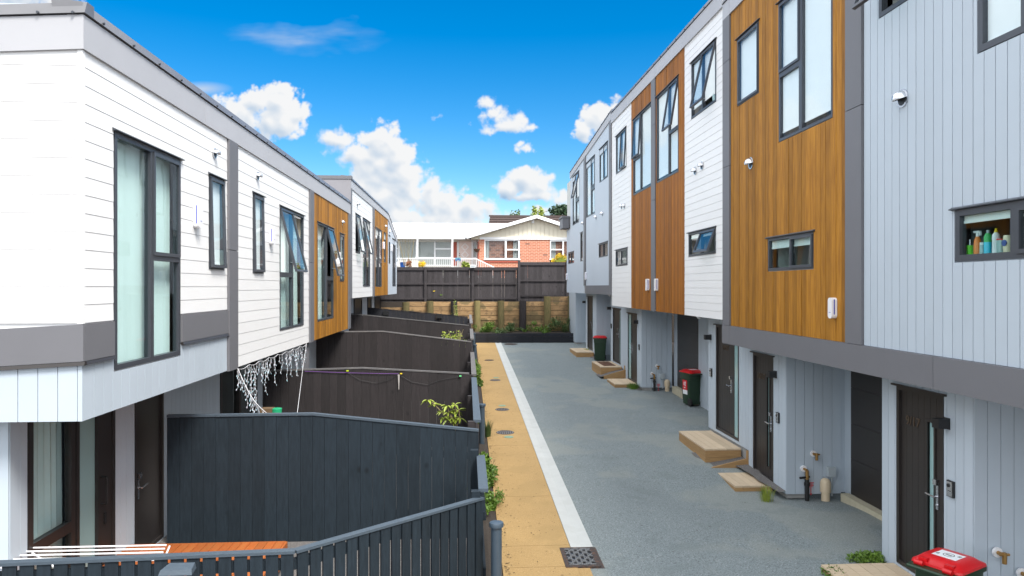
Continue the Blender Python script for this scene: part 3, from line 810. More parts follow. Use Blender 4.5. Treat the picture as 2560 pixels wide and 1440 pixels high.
# ---- middle block: white weatherboards round two cedar bays
B = thing('terrace_block', 'middle block of the right-hand terrace with two narrow cedar bays between white boards', 'terraced houses', (XD, YF(1640), gz(YF(1640))))
sB = -.60; zB0, zB1 = 5.07, 5.24
fB = lambda u: zB0 + (zB1 - zB0) * (u - yAB) / (yBC - yAB)
oB = dict(w1=opening_r(1730.5, 1792, 159, 298), w2=opening_r(1723.5, 1791, 584, 642), c1=opening_r(1643.5, 1698, 244, 458),
          c2=opening_r(1585, 1630, 301, 489), w3=opening_r(1541.3, 1567, 343, 436), w4=opening_r(1540.6, 1570, 626.5, 666))
obs = list(oB.values())
wB = backing('wall', B, RF, yAB + .002, yBC, sB, zB0 + .3, obs, M_WHITE)
clad_h(wB, RF, yAB + .004, YF(1713) - .01, sB, zB0 + .06, obs, .145, M_WHITE)
clad_h(wB, RF, YF(1580) + .01, yBC - .004, sB, zB1 + .03, obs, .145, M_WHITE)
clad_v(wB, RF, YF(1713), YF(1642), sB, zB1, obs, .132, M_CEDAR2, 'cedar_board', .022, .005, .0035, vtop=lambda u: fB(u) + .03)
clad_v(wB, RF, YF(1632), YF(1580), sB, zB1, obs, .132, M_CEDAR2, 'cedar_board', .022, .005, .0035, vtop=lambda u: fB(u) + .03)
post_strip(B, RF, YF(1642) + .003, YF(1632) - .003, sB, fB(YF(1642)), (ZF(1637, 313), ZF(1637, 501)))
fascia(B, RF, yAB + .004, zB0, yBC, zB1, .30, .10, None, .05, (YF(1710), YF(1642), YF(1590)))
shell(B, XF, 12.5, yAB + .002, yBC, sB, zB0 + .4, M_PALE2, -1)
o = oB['w1']; f1 = fr(o, 1758); window(B, RF, *o, [(0, f1, [(0, 1, 'a', 13)]), (f1, 1, [(0, 1, 'f', 0)])], ('roller', .82), gm=M_GLASSR, room=M_ROOM)
o = oB['w2']; f1 = fr(o, 1754); window(B, RF, *o, [(0, f1, [(0, 1, 'a', 20)]), (f1, 1, [(0, 1, 'f', 0)])], ('roller', .2), room=M_ROOM, depth=1.2)
o = oB['c1']; f1 = fr(o, 1674); window(B, RF, *o, [(0, f1, [(0, .476, 'f', 0), (.476, 1, 'a', 9)]), (f1, 1, [(0, 1, 'f', 0)])], ('roller', .94), gm=M_GLASSR, mw=.075, room=M_ROOM)
o = oB['c2']; f1 = fr(o, 1603); window(B, RF, *o, [(0, f1, [(0, 1, 'f', 0)]), (f1, 1, [(0, .47, 'f', 0), (.47, 1, 'a', 3)])], ('roller', .94), gm=M_GLASSR, mw=.075, room=M_ROOM)
window(B, RF, *oB['w3'], [(0, .5, [(0, 1, 'a', 3)]), (.5, 1, [(0, 1, 'f', 0)])], ('roller', .94), gm=M_GLASSR, room=M_ROOM)
window(B, RF, *oB['w4'], [(0, .5, [(0, 1, 'a', 0)]), (.5, 1, [(0, 1, 'f', 0)])], None, room=M_ROOM, depth=1.2)
for q in ((1741, 427), (1758, 414), (1556, 516), (1563, 514.5)): vent(B, RF, *onX(XF, *q), .07)
for q in ((1646, 712), (1624, 712)): wall_box(B, RF, *onX(XF, *q), w=.14, h=.3)

# ---- far block: smooth pale panels under a roofline that falls away
Cc = thing('terrace_block', 'farthest block of the right-hand terrace, smooth pale panels and a falling roofline', 'terraced houses', (XD, YF(1470), gz(YF(1470))))
sC = -.26; yC9 = YF(1427)
zC0, zC1 = 5.38, 4.86
fC = lambda u: zC0 + (zC1 - zC0) * (u - yBC) / (yC9 - yBC)
oC = dict(a=opening_r(1500, 1521, 375, 458), b=opening_r(1466.8, 1488.4, 410, 545.5), c=opening_r(1498.3, 1521, 611, 645),
          d=opening_r(1432.7, 1449, 443.6, 564.6), e=opening_r(1452, 1458, 583, 654), f=opening_r(1421.7, 1436, 633, 660.5))
ocs = list(oC.values())
wC = backing('wall', Cc, RF, yBC + .002, yC1, sC, 4.8, [o if o[1] < yC9 else o for o in ocs], M_ROOM)
# smooth sheets with fine joints
for (u0, u1, za, zb) in ((yBC + .35, YF(1466) - .02, .05, None), (YF(1462) + .02, yC9, sC, None)):
    cells = sub_rects(u0, u1, za, 4.6, ocs)
    b = MB()
    for q in cells: b.pb(RF, q[0], q[1], q[2], q[3], .002, .018)
    b.hexa([RF.m(u0, 4.6, .002), RF.m(u1, 4.6, .002), RF.m(u1, 4.6, .018), RF.m(u0, 4.6, .018), RF.m(u0, fC(u0) + .03, .002), RF.m(u1, fC(u1) + .03, .002), RF.m(u1, fC(u1) + .03, .018), RF.m(u0, fC(u0) + .03, .018)])
    obj('wall_sheet', b, M_PALE2, wC)
obj('wall_sheet', (lambda b: [b.pb(RF, q[0], q[1], q[2], q[3], .002, .018) for q in sub_rects(yC9, yC1, sC, 2.62, ocs)] and b)(MB()), M_PALE2, wC)
post_strip(Cc, RF, yBC + .003, yBC + .34, .05, fC(yBC + .2), (ZF(1527, 402), ZF(1527, 548)))
post_strip(Cc, RF, YF(1466) - .015, YF(1462) + .015, .05, fC(YF(1464)), (2.1,))
fascia(Cc, RF, yBC + .003, sC, YF(1466), sC, .31, 0, M_TRIM, .055, (), name='band_panel')
fascia(Cc, RF, yBC + .004, zC0, yC9, zC1, .24, .08, None, .05, (YF(1465),))
shell(Cc, XF, 12.5, yBC + .002, yC9, sC, zC1 + .1, M_PALE2, -1)
# low roof box that sticks out at the far end
obj('gutter_box', MB().box(XF - .34, XF - .03, yC9 + .2, yC1 + .1, 2.66, 3.12).box(XF - .38, XF - .03, yC9 + .16, yC1 + .14, 3.12, 3.2), M_TRIM, Cc)
o = oC['a']; window(Cc, RF, *o, [(0, .5, [(0, 1, 'a', 0)]), (.5, 1, [(0, 1, 'f', 0)])], ('roller', .94), gm=M_GLASSR, room=M_ROOM)
o = oC['b']; f1 = fr(o, 1479); window(Cc, RF, *o, [(0, f1, [(0, .47, 'f', 0), (.47, 1, 'a', 0)]), (f1, 1, [(0, 1, 'f', 0)])], ('roller', .94), gm=M_GLASSR, mw=.16, room=M_ROOM)
o = oC['d']; window(Cc, RF, *o, [(0, .5, [(0, .47, 'f', 0), (.47, 1, 'a', 12)]), (.5, 1, [(0, 1, 'f', 0)])], ('roller', .9), gm=M_GLASSR, mw=.16, room=M_ROOMD)
window(Cc, RF, *oC['e'], [(0, 1, [(0, 1, 'f', 0)])], None, room=M_ROOM)
for k in 'cf': window(Cc, RF, *oC[k], [(0, .5, [(0, 1, 'f', 0)]), (.5, 1, [(0, 1, 'f', 0)])], None, room=M_ROOM)
for q in ((1492, 543), (1508, 534), (1459, 558)): vent(Cc, RF, *onX(XF, *q), .08)
for q in ((1468, 690), (1420, 692)): wall_box(Cc, RF, *onX(XF, *q), w=.14, h=.3)

# ---- ground floor of the right terrace
def door_wall(par, u0, u1, zb, zt, ops, near_face=None, zfoot=None):
    """boarded wall in the plane of the doors; near_face: depth of the return that faces the camera"""
    w = backing('lower_wall', par, RD, u0, u1, zb, zt, ops, M_PALE2)
    clad_v(w, RD, u0 + .002, u1, zb + .01, zt, ops, .138, M_PALE, 'vertical_board', .018, .006, .0006)
    if near_face:
        nf = Plane('Y', u0, -1)
        w2 = obj('return_wall', MB().pb(nf, XD + .001, near_face, zb, zt, -.1, .0), M_PALE2, par)
        clad_v(w2, nf, XD - .016, near_face, zb + .01, zt, [], .142, M_PALE, 'vertical_board', .018, .006, .0006)
    if zfoot is not None: obj('foundation', MB().box(XD + .01, XD + .3, u0 + .012, u1 - .02, zfoot, zb), M_CONC, par)

def garage(par, u0, u1, zb, zt, wall_to=None):
    b = MB(); k = 4
    for i in range(k):
        z0, z1 = zb + (zt - zb) * i / k, zb + (zt - zb) * (i + 1) / k - .004
        b.pb(RG, u0, u1, z0, z1, -.05, .02)
    b.pb(RG, u0, u1, zb, zt, -.06, .008)
    d = obj('garage_door', b, M_DOOR, par)
    obj('threshold', MB().box(XG - .16, XG - .022, u0 - .05, u1 + .05, gz(u0) - .05, zb - .002), mat('pale_concrete_sill', (.50, .46, .34), .8, .2, 6, .3, 60), par)
    return d
zt = sA + .0
# near door wall (9/17)
y9a, y9b = YD(2437), YD(2208)
def dopen(pxL, pxR, yTL, yBL): return (YD(pxR), YD(pxL), ZD(pxL, yBL), ZD(pxL, yTL))
d9 = dopen(2245, 2362, 963, 1404)
door_wall(A, y9a, y9b, -3.36, zt, [d9], 6.9, gz(y9a) - .1)
entry_door(A, RD, *d9, slot=(YD(2334), YD(2318)), number=('9/17', YD(2281), ZD(2281, 1055)), handle_u=YD(2345), flip=1)
wall_lamp(A, RD, *onX(XD, 2372, 1058)); intercom(A, RD, *onX(XD, 2384, 1222))
# doors 10/17 and 11/17
y8a, y7b = YD(1967), YD(1773); ym = YD(1872)
d8 = dopen(1885, 1935.5, 881, 1177); d7 = dopen(1792, 1849, 812, 1071)
door_wall(A, y8a, yAB, -3.32, zt, [d8], 5.99, gz(y8a) - .1)
door_wall(B, yAB + .002, y7b, -2.97, sB, [d7], None, gz(y8a) - .1)
entry_door(A, RD, *d8, slot=(YD(1922.5), YD(1917)), number=('10/17', YD(1902), ZD(1902, 941)), handle_u=YD(1929), flip=1)
entry_door(B, RD, *d7, side=(d7[0], YD(1835)), number=('11/17', YD(1813), ZD(1813, 870)), handle_u=YD(1829), flip=1)
wall_lamp(A, RD, *onX(XD, 1942, 936)); intercom(A, RD, *onX(XD, 1949, 1044)); wall_lamp(B, RD, *onX(XD, 1779, 843)); intercom(B, RD, *onX(XD, 1781, 931))
# garage recess between 9 and 10
obj('jamb_wall', MB().box(5.985, 6.9, y8a - .0, y8a + .1, -3.3, zt).box(XG, XG + .12, YGr(2130), y8a - .003, -3.30, zt), M_PALE, A)
garage(A, y9b - .3, YGr(2130) - .004, -3.26, zt - .02)
# garages between 11 and 12
y6a, y5b = YD(1605), YD(1528)
obj('recess_wall', MB().box(XG - .004, XG + .12, YGr(1747), YGr(1695), -.70, sB).box(XG, XG + .12, YGr(1772) - 1.5, YGr(1747), -3.2, sB), M_PALE, B)
wr = obj('recess_backing', MB().box(XG, XG + .1, YGr(1695) + .004, y6a, -3.2, sB), M_PALE2, B)
clad_v(wr, RG, YGr(1790), YGr(1747) - .01, -2.98, sB, [], .14, M_PALE, 'vertical_board', .016, .007)
garage(B, YGr(1747), YGr(1695), -2.86, -.72)
d6 = dopen(1571, 1594, 782, 946.5); d5 = dopen(1533.5, 1553, 770, 901.5)
door_wall(B, y6a, yBC, -2.95, sB, [d6], 5.99, gz(y6a) - .1)
door_wall(Cc, yBC + .002, y5b, -2.68, sC, [d5], None, gz(y6a) - .1)
entry_door(B, RD, *d6, side=(YD(1578.5), d6[1]), handle_u=YD(1579.5 + 1), flip=1)
entry_door(Cc, RD, *d5, side=(d5[0], YD(1549)), handle_u=YD(1546.5), flip=1)
for P_, q, q2 in ((B, (1596, 805), (1600, 868)), (Cc, (1528.5, 770.5), (1530.5, 815))): wall_lamp(P_, RD, *onX(XD, *q)); intercom(P_, RD, *onX(XD, *q2))
# recess and last door
y4a, y4b, y3 = YD(1492), YD(1466), YD(1440)
d4 = dopen(1469.6, 1483, 741, 870)
door_wall(Cc, y4a, y4b, -2.68, sC, [d4], 6.2, gz(y4a) - .1)
entry_door(Cc, RD, *d4, side=(d4[0], YD(1480.8)), handle_u=YD(1478.5), flip=1)
wall_lamp(Cc, RD, *onX(XD, 1464.8, 755))
door_wall(Cc, y3, y3 + 2.2, -2.62, sC, [], 6.2, gz(y3) - .1)
obj('recess_wall', MB().box(XG, XG + .12, y5b, y4a, -3, sC).box(XG, XG + .12, y4b, y3, -3, sC), M_PALE, Cc)

# meters, taps and pipes on the walls that face the camera
def services(par, yw, s, ref, full=True):
    pl = Plane('Y', yw, -1)
    def U(px, py):
        X, Z = onY(yw, px, py); return X, Z
    def at(dx, dz): return (ref[0] + dx, yw - .07, ref[1] + dz)
    x, z = ref
    b = MB(); b.cyl((x, yw - .016, z), (x, yw - .04, z), .05, k=14, m=0); b.cyl((x, yw - .02, z), (x + .0, yw - .10, z), .02, k=8, m=1)
    b.cyl((x + .02, yw - .10, z + .02), (x + .02, yw - .10, z - .09), .022, k=8, m=1); b.cyl((x - .03, yw - .1, z), (x + .07, yw - .1, z), .014, k=8, m=1)
    obj('garden_tap', b, [M_WPLAS, M_BRASS], par)
for (par, yw, pts) in ((A, y8a - .018, dict(tap=(2031, 1133), valve=(2008, 1171), vx=2011, vb=1246, dome=(2056, 1189, 1247), box=(2074, 1177), sign=(2027, 1221))),
                       (B, y6a - .018, dict(tap=(1641.5, 915), valve=(1629.5, 934), vx=1634, vb=974, dome=(1665.5, 946, 974.5), box=(1654.5, 940), sign=(1646, 968)))):
    x, z = onY(yw, *pts['tap']); services(par, yw, 1, (x, z))
    x, z = onY(yw, *pts['valve']); xv, zb = onY(yw, pts['vx'], pts['vb'])
    b = MB(); b.cyl((x, yw, z), (x, yw - .03, z), .05, k=14, m=0); b.cyl((x, yw - .02, z), (x + .02, yw - .09, z - .01), .02, k=8, m=1)
    b.cyl((xv, yw - .09, z - .01), (xv, yw - .09, z - .15), .027, k=10, m=1); b.cyl((xv - .12, yw - .09, z - .13), (xv + .04, yw - .09, z - .11), .018, k=8, m=2)
    b.cyl((xv, yw - .09, z - .15), (xv, yw - .09, zb - .03), .033, k=10, m=2); b.cyl((xv, yw - .09, z - .2), (xv, yw - .09, z - .25), .045, k=10, m=2)
    obj('water_valve', b, [M_WPLAS, M_BRASS, M_BLACK], par, smooth=True)
    x, z1 = onY(yw, pts['dome'][0], pts['dome'][1]); _, z0 = onY(yw, pts['dome'][0], pts['dome'][2])
    b = MB(); h = z1 - z0
    b.lathe((x, yw - .10, z0 - .03), [(.065, 0), (.065, h * .45), (.082, h * .46), (.082, h * .85), (.07, h * .95), (.045, h * 1.02), (.0, h * 1.05)], k=16)
    obj('vent_pipe', b, M_PVC, par, smooth=True)
    x, z = onY(yw, *pts['box'])
    b = MB(); b.box(x - .06, x + .06, yw - .09, yw - .002, z - .075, z + .075); b.cyl((x + .02, yw - .03, z - .07), (x + .02, yw - .03, z0 + .05), .014, k=8); b.box(x - .02, x + .0, yw - .093, yw - .09, z - .03, z - .02)
    obj('junction_box', b, M_GREYP, par)
    x, z = onY(yw, *pts['sign'])
    b = MB()
    for i, w_ in enumerate((.05, .04, .045, .03)): b.box(x - w_, x + w_, yw - .0045, yw - .0005, z + .085 - i * .022, z + .097 - i * .022)
    b.box(x - .006, x + .006, yw - .0045, yw - .0005, z - .09, z + .01); b.poly([(x - .022, yw - .0045, z - .08), (x + .022, yw - .0045, z - .08), (x, yw - .0045, z - .115)], (0, .004, 0))
    obj('red_arrow_marking', b, M_REDP, par)
xw = y9a - .018
for q in ((2488, 1378), (2548, 1430)): services(A, xw, 1, onY(xw, *q))
# little camera domes under the overhang
for P_, px, py, z in ((B, 1741, 800, sB), (Cc, 1521, 742, sC)):
    y, _ = onX(XF + .15, px, py); obj('soffit_sensor', MB().cyl((XF + .2, y, z + .004), (XF + .2, y, z - .03), .06, k=14).lathe((XF + .2, y, z - .075), [(.0, 0), (.035, .015), (.045, .045)], k=12), M_WPLAS, P_)

# ================================================================ LEFT TERRACE
XL, XW = -3.4, -4.2
LF, LW = Plane('X', XL, 1), Plane('X', XW, 1)
def YL(px): return onX(XL, px)[0]
def ZL(px, py): return onX(XL, px, py)[1]
def YW(px): return onX(XW, px)[0]
def ZW(px, py): return onX(XW, px, py)[1]
def opening_l(pxL, pxR, yT, yB): return (YL(pxL), YL(pxR), ZL(pxL, yB), ZL(pxL, yT))
def frl(o, px): return (YL(px) - o[0]) / (o[1] - o[0])
yL0, yL1 = YL(203), YL(873)
D = thing('terrace_block', 'near block of the left-hand terrace, white weatherboards over a pale grey skirt', 'terraced houses', (XW, YL(500), gz(12) - .15))
sL = -1.185; tL = 2.09
yS1a, yS1b = YL(565), YL(587); yS2a, yS2b = YL(770), YL(780); yS3a = YL(868)
oL = dict(w1=opening_l(282, 447, 328, 926), w2=opening_l(520, 557, 436, 672), w3=opening_l(630, 656, 482, 682), w4=opening_l(697.5, 757, 515, 827),
          w5=opening_l(791.5, 832, 555, 804), w6=opening_l(847.5, 858, 583, 703))
ols = list(oL.values())
wL = backing('wall', D, LF, yL0, yL1, sL, tL + .3, ols, M_WHITE)
skT, skB = -.33, -.655
clad_h(wL, LF, yL0 + .02, yS1a - .004, skT + .01, tL + .06, ols, .162, M_WHITE, n0=.004)
clad_v(wL, LF, yL0 + .02, yS1a - .004, sL, skB - .03, ols, .17, M_PALE, 'vertical_board', .016, .006, .0005)
clad_h(wL, LF, yS1b + .004, yS2a - .004, sL, tL + .06, ols, .162, M_WHITE, n0=.004)
clad_v(wL, LF, yS2b + .003, yS3a, sL, tL + .03, ols, .132, M_CEDAR, 'cedar_board', .022, .005, .0035)
post_strip(D, LF, yS1a, yS1b, sL - .01, tL, (ZL(576, 626),))
post_strip(D, LF, yS2a, yS2b, sL - .01, tL, (ZL(775, 657),))
post_strip(D, LF, yS3a + .004, yL1 + .0, sL - .01, tL, (.4,))
w1 = oL['w1']
for (a, c) in ((yL0 + .0, w1[0] - .03), (w1[1] + .03, yS1a - .003)):
    obj('band_panel', MB().pb(LF, a, c, skB, skT, .002, .035), M_TRIM, D)
    obj('drip_flashing', MB().pb(LF, a, c, skB - .035, skB - .004, .002, .05, nt=.036), M_DOOR, D)
# corner box
corner = MB().box(XL - .02, XL + .024, yL0 - .024, yL0 + .02, skT + .004, tL - .004); obj('corner_board', corner, M_WHITE, D)
obj('corner_board', MB().box(XL - .02, XL + .018, yL0 - .018, yL0 + .02, sL, skB - .04), M_PALE, D)
fascia(D, LF, yL0 - .034, tL, yL1, tL, .30, .105, None, .04, (YL(505), YL(665), YL(760), YL(825)))
# wall of the block that faces the camera; its parapet and band fall a little to the left
LY = Plane('Y', yL0, -1)
def drop(x): return (x - XL) * .055
xl = -11
b = MB(); b.pb(LY, xl, XL - .001, sL, tL + .2, -.14, -.001); wF = obj('front_wall', b, M_WHITE, D)
clad_h(wF, LY, xl, XL - .02, skT + .01, tL + .03, [], .162, M_WHITE)
clad_v(wF, LY, xl, XL - .02, sL, skB - .03, [], .17, M_PALE, 'vertical_board', .016, .007, .0005)
def tilted(name, z0, z1, n0, n1, m, mt=None, x1=XL + .035):
    b = MB(); P = LY.m; xm = -4.6
    b.hexa([P(xm, z0 + drop(xm), n0), P(x1, z0, n0), P(x1, z0, n1), P(xm, z0 + drop(xm), n1), P(xm, z1 + drop(xm), n0), P(x1, z1, n0), P(x1, z1, n1 if mt is None else mt), P(xm, z1 + drop(xm), n1 if mt is None else mt)])
    b.hexa([P(xl, z0 + drop(xm), n0), P(xm, z0 + drop(xm), n0), P(xm, z0 + drop(xm), n1), P(xl, z0 + drop(xm), n1), P(xl, z1 + drop(xm), n0), P(xm, z1 + drop(xm), n0), P(xm, z1 + drop(xm), n1 if mt is None else mt), P(xl, z1 + drop(xm), n1 if mt is None else mt)])
    return obj(name, b, m, D)
tilted('band_panel', skB, skT, .002, .035, M_TRIM); tilted('drip_flashing', skB - .035, skB - .004, .002, .05, M_DOOR, .036, XL + .05)
tilted('fascia_panel', tL, tL + .30, -.1, .04, M_FASC, None, XL + .039); tilted('coping', tL + .312, tL + .417, -.1, .06, M_COPE, .02, XL + .06)
b = MB()
for px in (95, 183): x, z = onY(yL0 - .06, px, 31); b.cyl((x, yL0 - .055, z), (x, yL0 - .075, z), .012, k=6)
obj('coping_screws', b, M_ALU, D)['kind'] = 'stuff'
shell(D, XL, xl, yL0, yL1, sL, tL + .4, M_PALE2, 1)

o = oL['w1']; f1 = frl(o, 376); window(D, LF, *o, [(0, f1, [(0, 1, 'f', 0)]), (f1, 1, [(0, .49, 'f', 0), (.49, 1, 'a', 0)])], ('vertical', 1), room=M_ROOM, fw=.05, mw=.075, depth=1.2)
window(D, LF, *oL['w2'], [(0, 1, [(0, 1, 'a', 1.5)])], ('roller', .93), gm=M_GLASSR, room=M_ROOM)
window(D, LF, *oL['w3'], [(0, 1, [(0, 1, 'a', 1)])], ('roller', .93), gm=M_GLASSR, room=M_ROOM)
o = oL['w4']; f1 = frl(o, 729); window(D, LF, *o, [(0, f1, [(0, .45, 'f', 0), (.45, 1, 'a', 14)]), (f1, 1, [(0, 1, 'f', 0)])], ('curtain', (0, 1)), room=M_ROOM, mw=.09)
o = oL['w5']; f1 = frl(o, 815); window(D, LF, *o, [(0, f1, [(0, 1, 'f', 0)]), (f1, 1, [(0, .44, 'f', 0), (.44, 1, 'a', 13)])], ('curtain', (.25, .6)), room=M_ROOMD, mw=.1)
window(D, LF, *oL['w6'], [(0, 1, [(0, 1, 'a', 0)])], ('roller', .93), room=M_ROOM)
for q in ((532, 383), (640, 440), (853, 556)): vent(D, LF, *onX(XL, *q), .06)
for q in ((484, 540), (673, 590), (842, 645)): wall_box(D, LF, *onX(XL, *q), w=.14, h=.3)

# ---- far left block
E = thing('terrace_block', 'far block of the left-hand terrace, taller, with a narrow cedar bay', 'terraced houses', (XW, YL(930), gz(30)))
sM = -.335; zM = 2.86; yM1 = YL(930.5); yM2 = YL(968.5); yM9 = YL(991)
oM = dict(a=opening_l(887.5, 899, 534, 631), b=opening_l(906, 924, 545, 716), c=opening_l(937, 953, 568, 716.5), d=opening_l(958.5, 963.5, 581, 655), e=opening_l(970.5, 974.5, 588, 659), f=opening_l(980, 988, 596, 716))
oms = list(oM.values())
def fM(u): return zM if u < yM2 else zM - (u - yM2) / (yM9 - yM2) * .74
yM0 = yL1 + .004
wM = backing('wall', E, LF, yM0, yM9, sM, 1.95, oms, M_WHITE)
b = MB(); b.pb(LF, yM0, yM2, 1.952, zM + .3, -.14, 0); b.hexa([LF.m(yM2, 1.952, -.14), LF.m(yM9, 1.952, -.14), LF.m(yM9, 1.952, 0), LF.m(yM2, 1.952, 0), LF.m(yM2, zM + .1, -.14), LF.m(yM9, fM(yM9) + .1, -.14), LF.m(yM9, fM(yM9) + .1, 0), LF.m(yM2, zM + .1, 0)])
obj('upper_wall', b, M_ROOM, E)
clad_h(wM, LF, YL(876.5), yM1 - .06, sM, zM + .05, oms, .162, M_WHITE)
clad_v(wM, LF, YL(933.5), yM2, sM, zM + .03, oms, .132, M_CEDAR, 'cedar_board', .022, .005, .0035)
post_strip(E, LF, yM0, YL(876.5) - .003, sM - .01, zM, (.8,)); post_strip(E, LF, yM1 - .05, YL(933.5) - .003, sM - .01, zM)
b = MB()
for q in sub_rects(yM2 + .004, yM9, sM, 1.95, oms): b.pb(LF, q[0], q[1], q[2], q[3], .002, .018)
b.hexa([LF.m(yM2 + .004, 1.95, .002), LF.m(yM9, 1.95, .002), LF.m(yM9, 1.95, .018), LF.m(yM2 + .004, 1.95, .018), LF.m(yM2 + .004, zM + .02, .002), LF.m(yM9, fM(yM9) + .02, .002), LF.m(yM9, fM(yM9) + .02, .018), LF.m(yM2 + .004, zM + .02, .018)])
obj('wall_sheet', b, M_PALE2, wM)
fascia(E, LF, yM0, zM, yM2, zM, .24, .09, None, .04, (YL(930),))
fascia(E, LF, yM2 + .002, zM, yM9, fM(yM9), .24, .09, None, .04, ())
# fire wall at the step between the blocks, facing the camera
fwP = Plane('Y', yM0, -1)
x0, z0 = onY(yM0, 788, 440)
obj('fire_wall', MB().box(x0, XL + .048, yM0 - .012, yM0 - .002, 1.2, zM + .24), M_FIRE, E)
obj('fire_wall_coping', MB().box(x0 - .03, XL + .062, yM0 - .03, yM0 + .23, zM + .25, zM + .35), M_TRIM, E)
# low pitched white roof seen over the parapet
b = MB(); P = [(XL - .2, yM0 + .3, zM + .2), (XL - .2, yM2, zM + .2), (XL - .2, yM9, fM(yM9) + .2), (-7.5, yM9, fM(yM9) + .7), (-7.5, yM0 + .3, zM + .75)]
b.poly(P, (0, 0, .05)); obj('roof', b, mat('white_roofing', (.78, .79, .80), .5, .05, 3), E)
obj('end_wall', MB().box(xl, XL - .142, yM9 - .12, yM9 - .003, sM + .05, 2.1), M_PALE2, E)
obj('soffit', MB().box(xl, XL - .01, yM0, yM9 - .004, sM + .006, sM + .05), M_PALE2, E)
window(E, LF, *oM['a'], [(0, 1, [(0, 1, 'a', 9)])], None, room=M_ROOM)
o = oM['b']; f1 = frl(o, 914); window(E, LF, *o, [(0, f1, [(0, .45, 'f', 0), (.45, 1, 'a', 12)]), (f1, 1, [(0, 1, 'f', 0)])], ('curtain', (0, 1)), room=M_ROOM, mw=.12)
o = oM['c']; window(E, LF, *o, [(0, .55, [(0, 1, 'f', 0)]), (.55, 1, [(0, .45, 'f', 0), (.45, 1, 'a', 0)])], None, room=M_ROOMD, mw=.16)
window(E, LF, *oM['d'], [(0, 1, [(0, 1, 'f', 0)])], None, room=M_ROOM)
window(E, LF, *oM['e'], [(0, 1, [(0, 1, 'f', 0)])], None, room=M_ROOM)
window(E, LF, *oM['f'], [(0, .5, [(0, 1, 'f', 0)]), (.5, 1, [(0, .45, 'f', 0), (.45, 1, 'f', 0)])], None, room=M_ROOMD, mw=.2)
for q in ((891.5, 510), (961.5, 566), (973, 579)): vent(E, LF, *onX(XL, *q), .07)
for q in ((899.5, 587), (956, 614), (976.5, 620)): wall_box(E, LF, *onX(XL, *q), w=.14, h=.3)

# ---- ground floor of the left terrace
wo = (YW(66), YW(184), ZW(66, 1500), ZW(66, 1062))
wo = (wo[0], wo[1], -3.45, -1.21)
so = (YW(186), YW(282), -3.5, -1.21)
eo = (YW(334), YW(406), -3.45, -1.21)
lowA = [wo, so, eo]
yy = YW(548)
lowB = [(YW(548), YW(640), -3.42, -1.28), (YW(655), YW(700), -3.42, -1.28)]
w = backing('lower_wall', D, LW, yL0 + .3, yL1, -3.75, sL, lowA + lowB, M_PALE2)
clad_v(w, LW, yL0 + .3, yL1, -3.7, sL, lowA + lowB, .15, M_PALE, 'vertical_board', .016, .006, .0005)
window(D, LW, *wo, [(0, 1, [(0, .40, 'f', 0), (.40, 1, 'f', 0)])], ('curtain', (.0, 1)), fm=M_DOOR, room=M_ROOMD, fw=.08, mw=.11, flash=True)
lf = Plane('Y', yL0 + .3, -1)
w = obj('front_lower_wall', MB().pb(lf, xl, XW, -3.75, sL, -.12, -.001), M_PALE2, D); clad_v(w, lf, xl, XW + .014, -3.7, sL, [], .15, M_PALE, 'vertical_board', .016, .006, .0005)
# sliding door: one pane beside a dark stile with a pull handle
b = MB(); ring(b, LW, *so, .05, -.09, .03); b.pb(LW, so[1] - .36, so[1] - .05, so[2] + .05, so[3] - .05, -.05, .01)
sd = obj('sliding_door', b, M_DOOR, D)
obj('pane', MB().pb(LW, so[0] + .05, so[1] - .36, so[2] + .05, so[3] - .05, -.035, -.028), M_FROST, sd)
yh, zh0 = onX(XW, 246, 1262); _, zh1 = onX(XW, 246, 1195)
h = MB(); yh = so[1] - .3; n_ = .08; P = LW.m
h.tube([P(yh, zh0, .01), P(yh, zh0, n_), P(yh, zh1, n_), P(yh, zh1, .01)], .014, 8); obj('pull_handle', h, M_BLACK, sd, smooth=True)
obj('lock', MB().pb(LW, yh + .06, yh + .1, zh0 - .25, zh0 - .12, .01, .03), M_BLACK, sd)
# entrance door with a lever
b = MB(); ring(b, LW, *eo, .04, -.08, .02); ed = obj('door', b, M_DOOR, D)
obj('door_leaf', MB().pb(LW, eo[0] + .04, eo[1] - .04, eo[2], eo[3] - .04, -.06, -.012), M_DOOR, ed)
yh, zh = onX(XW, 344, 1216)
h = MB(); h.pb(LW, yh - .022, yh + .022, zh - .16, zh + .12, -.012, .014); h.pb(LW, yh - .03, yh + .03, zh + .10, zh + .17, 0, .045)
h.cyl(P(yh, zh - .02, 0), P(yh, zh - .02, .055), .012, k=10); h.cyl(P(yh, zh - .02, .055), P(yh + .14, zh - .0, .06), .011, k=8); obj('handle', h, M_CHROME, ed)
for q in lowB:
    b = MB(); ring(b, LW, *q, .07, -.09, .03); b.pb(LW, (q[0] + q[1]) / 2 - .05, (q[0] + q[1]) / 2 + .05, q[2], q[3], -.08, .02); dd = obj('sliding_door', b, M_DOOR, D)
    obj('pane', MB().pb(LW, q[0] + .05, q[1] - .05, q[2] + .05, q[3] - .05, -.035, -.028), M_GLASS, dd)
    obj('room_lining', MB().pb(LW, q[0] - .2, q[1] + .2, q[2], q[3] + .05, -1.2, -1.1), M_ROOMD, dd)
# column under the end of the overhang
yc = YL(772); obj('column', MB().box(XL - .16, XL - .02, yc, yc + .14, -3.6, sL), M_TRIM, D)
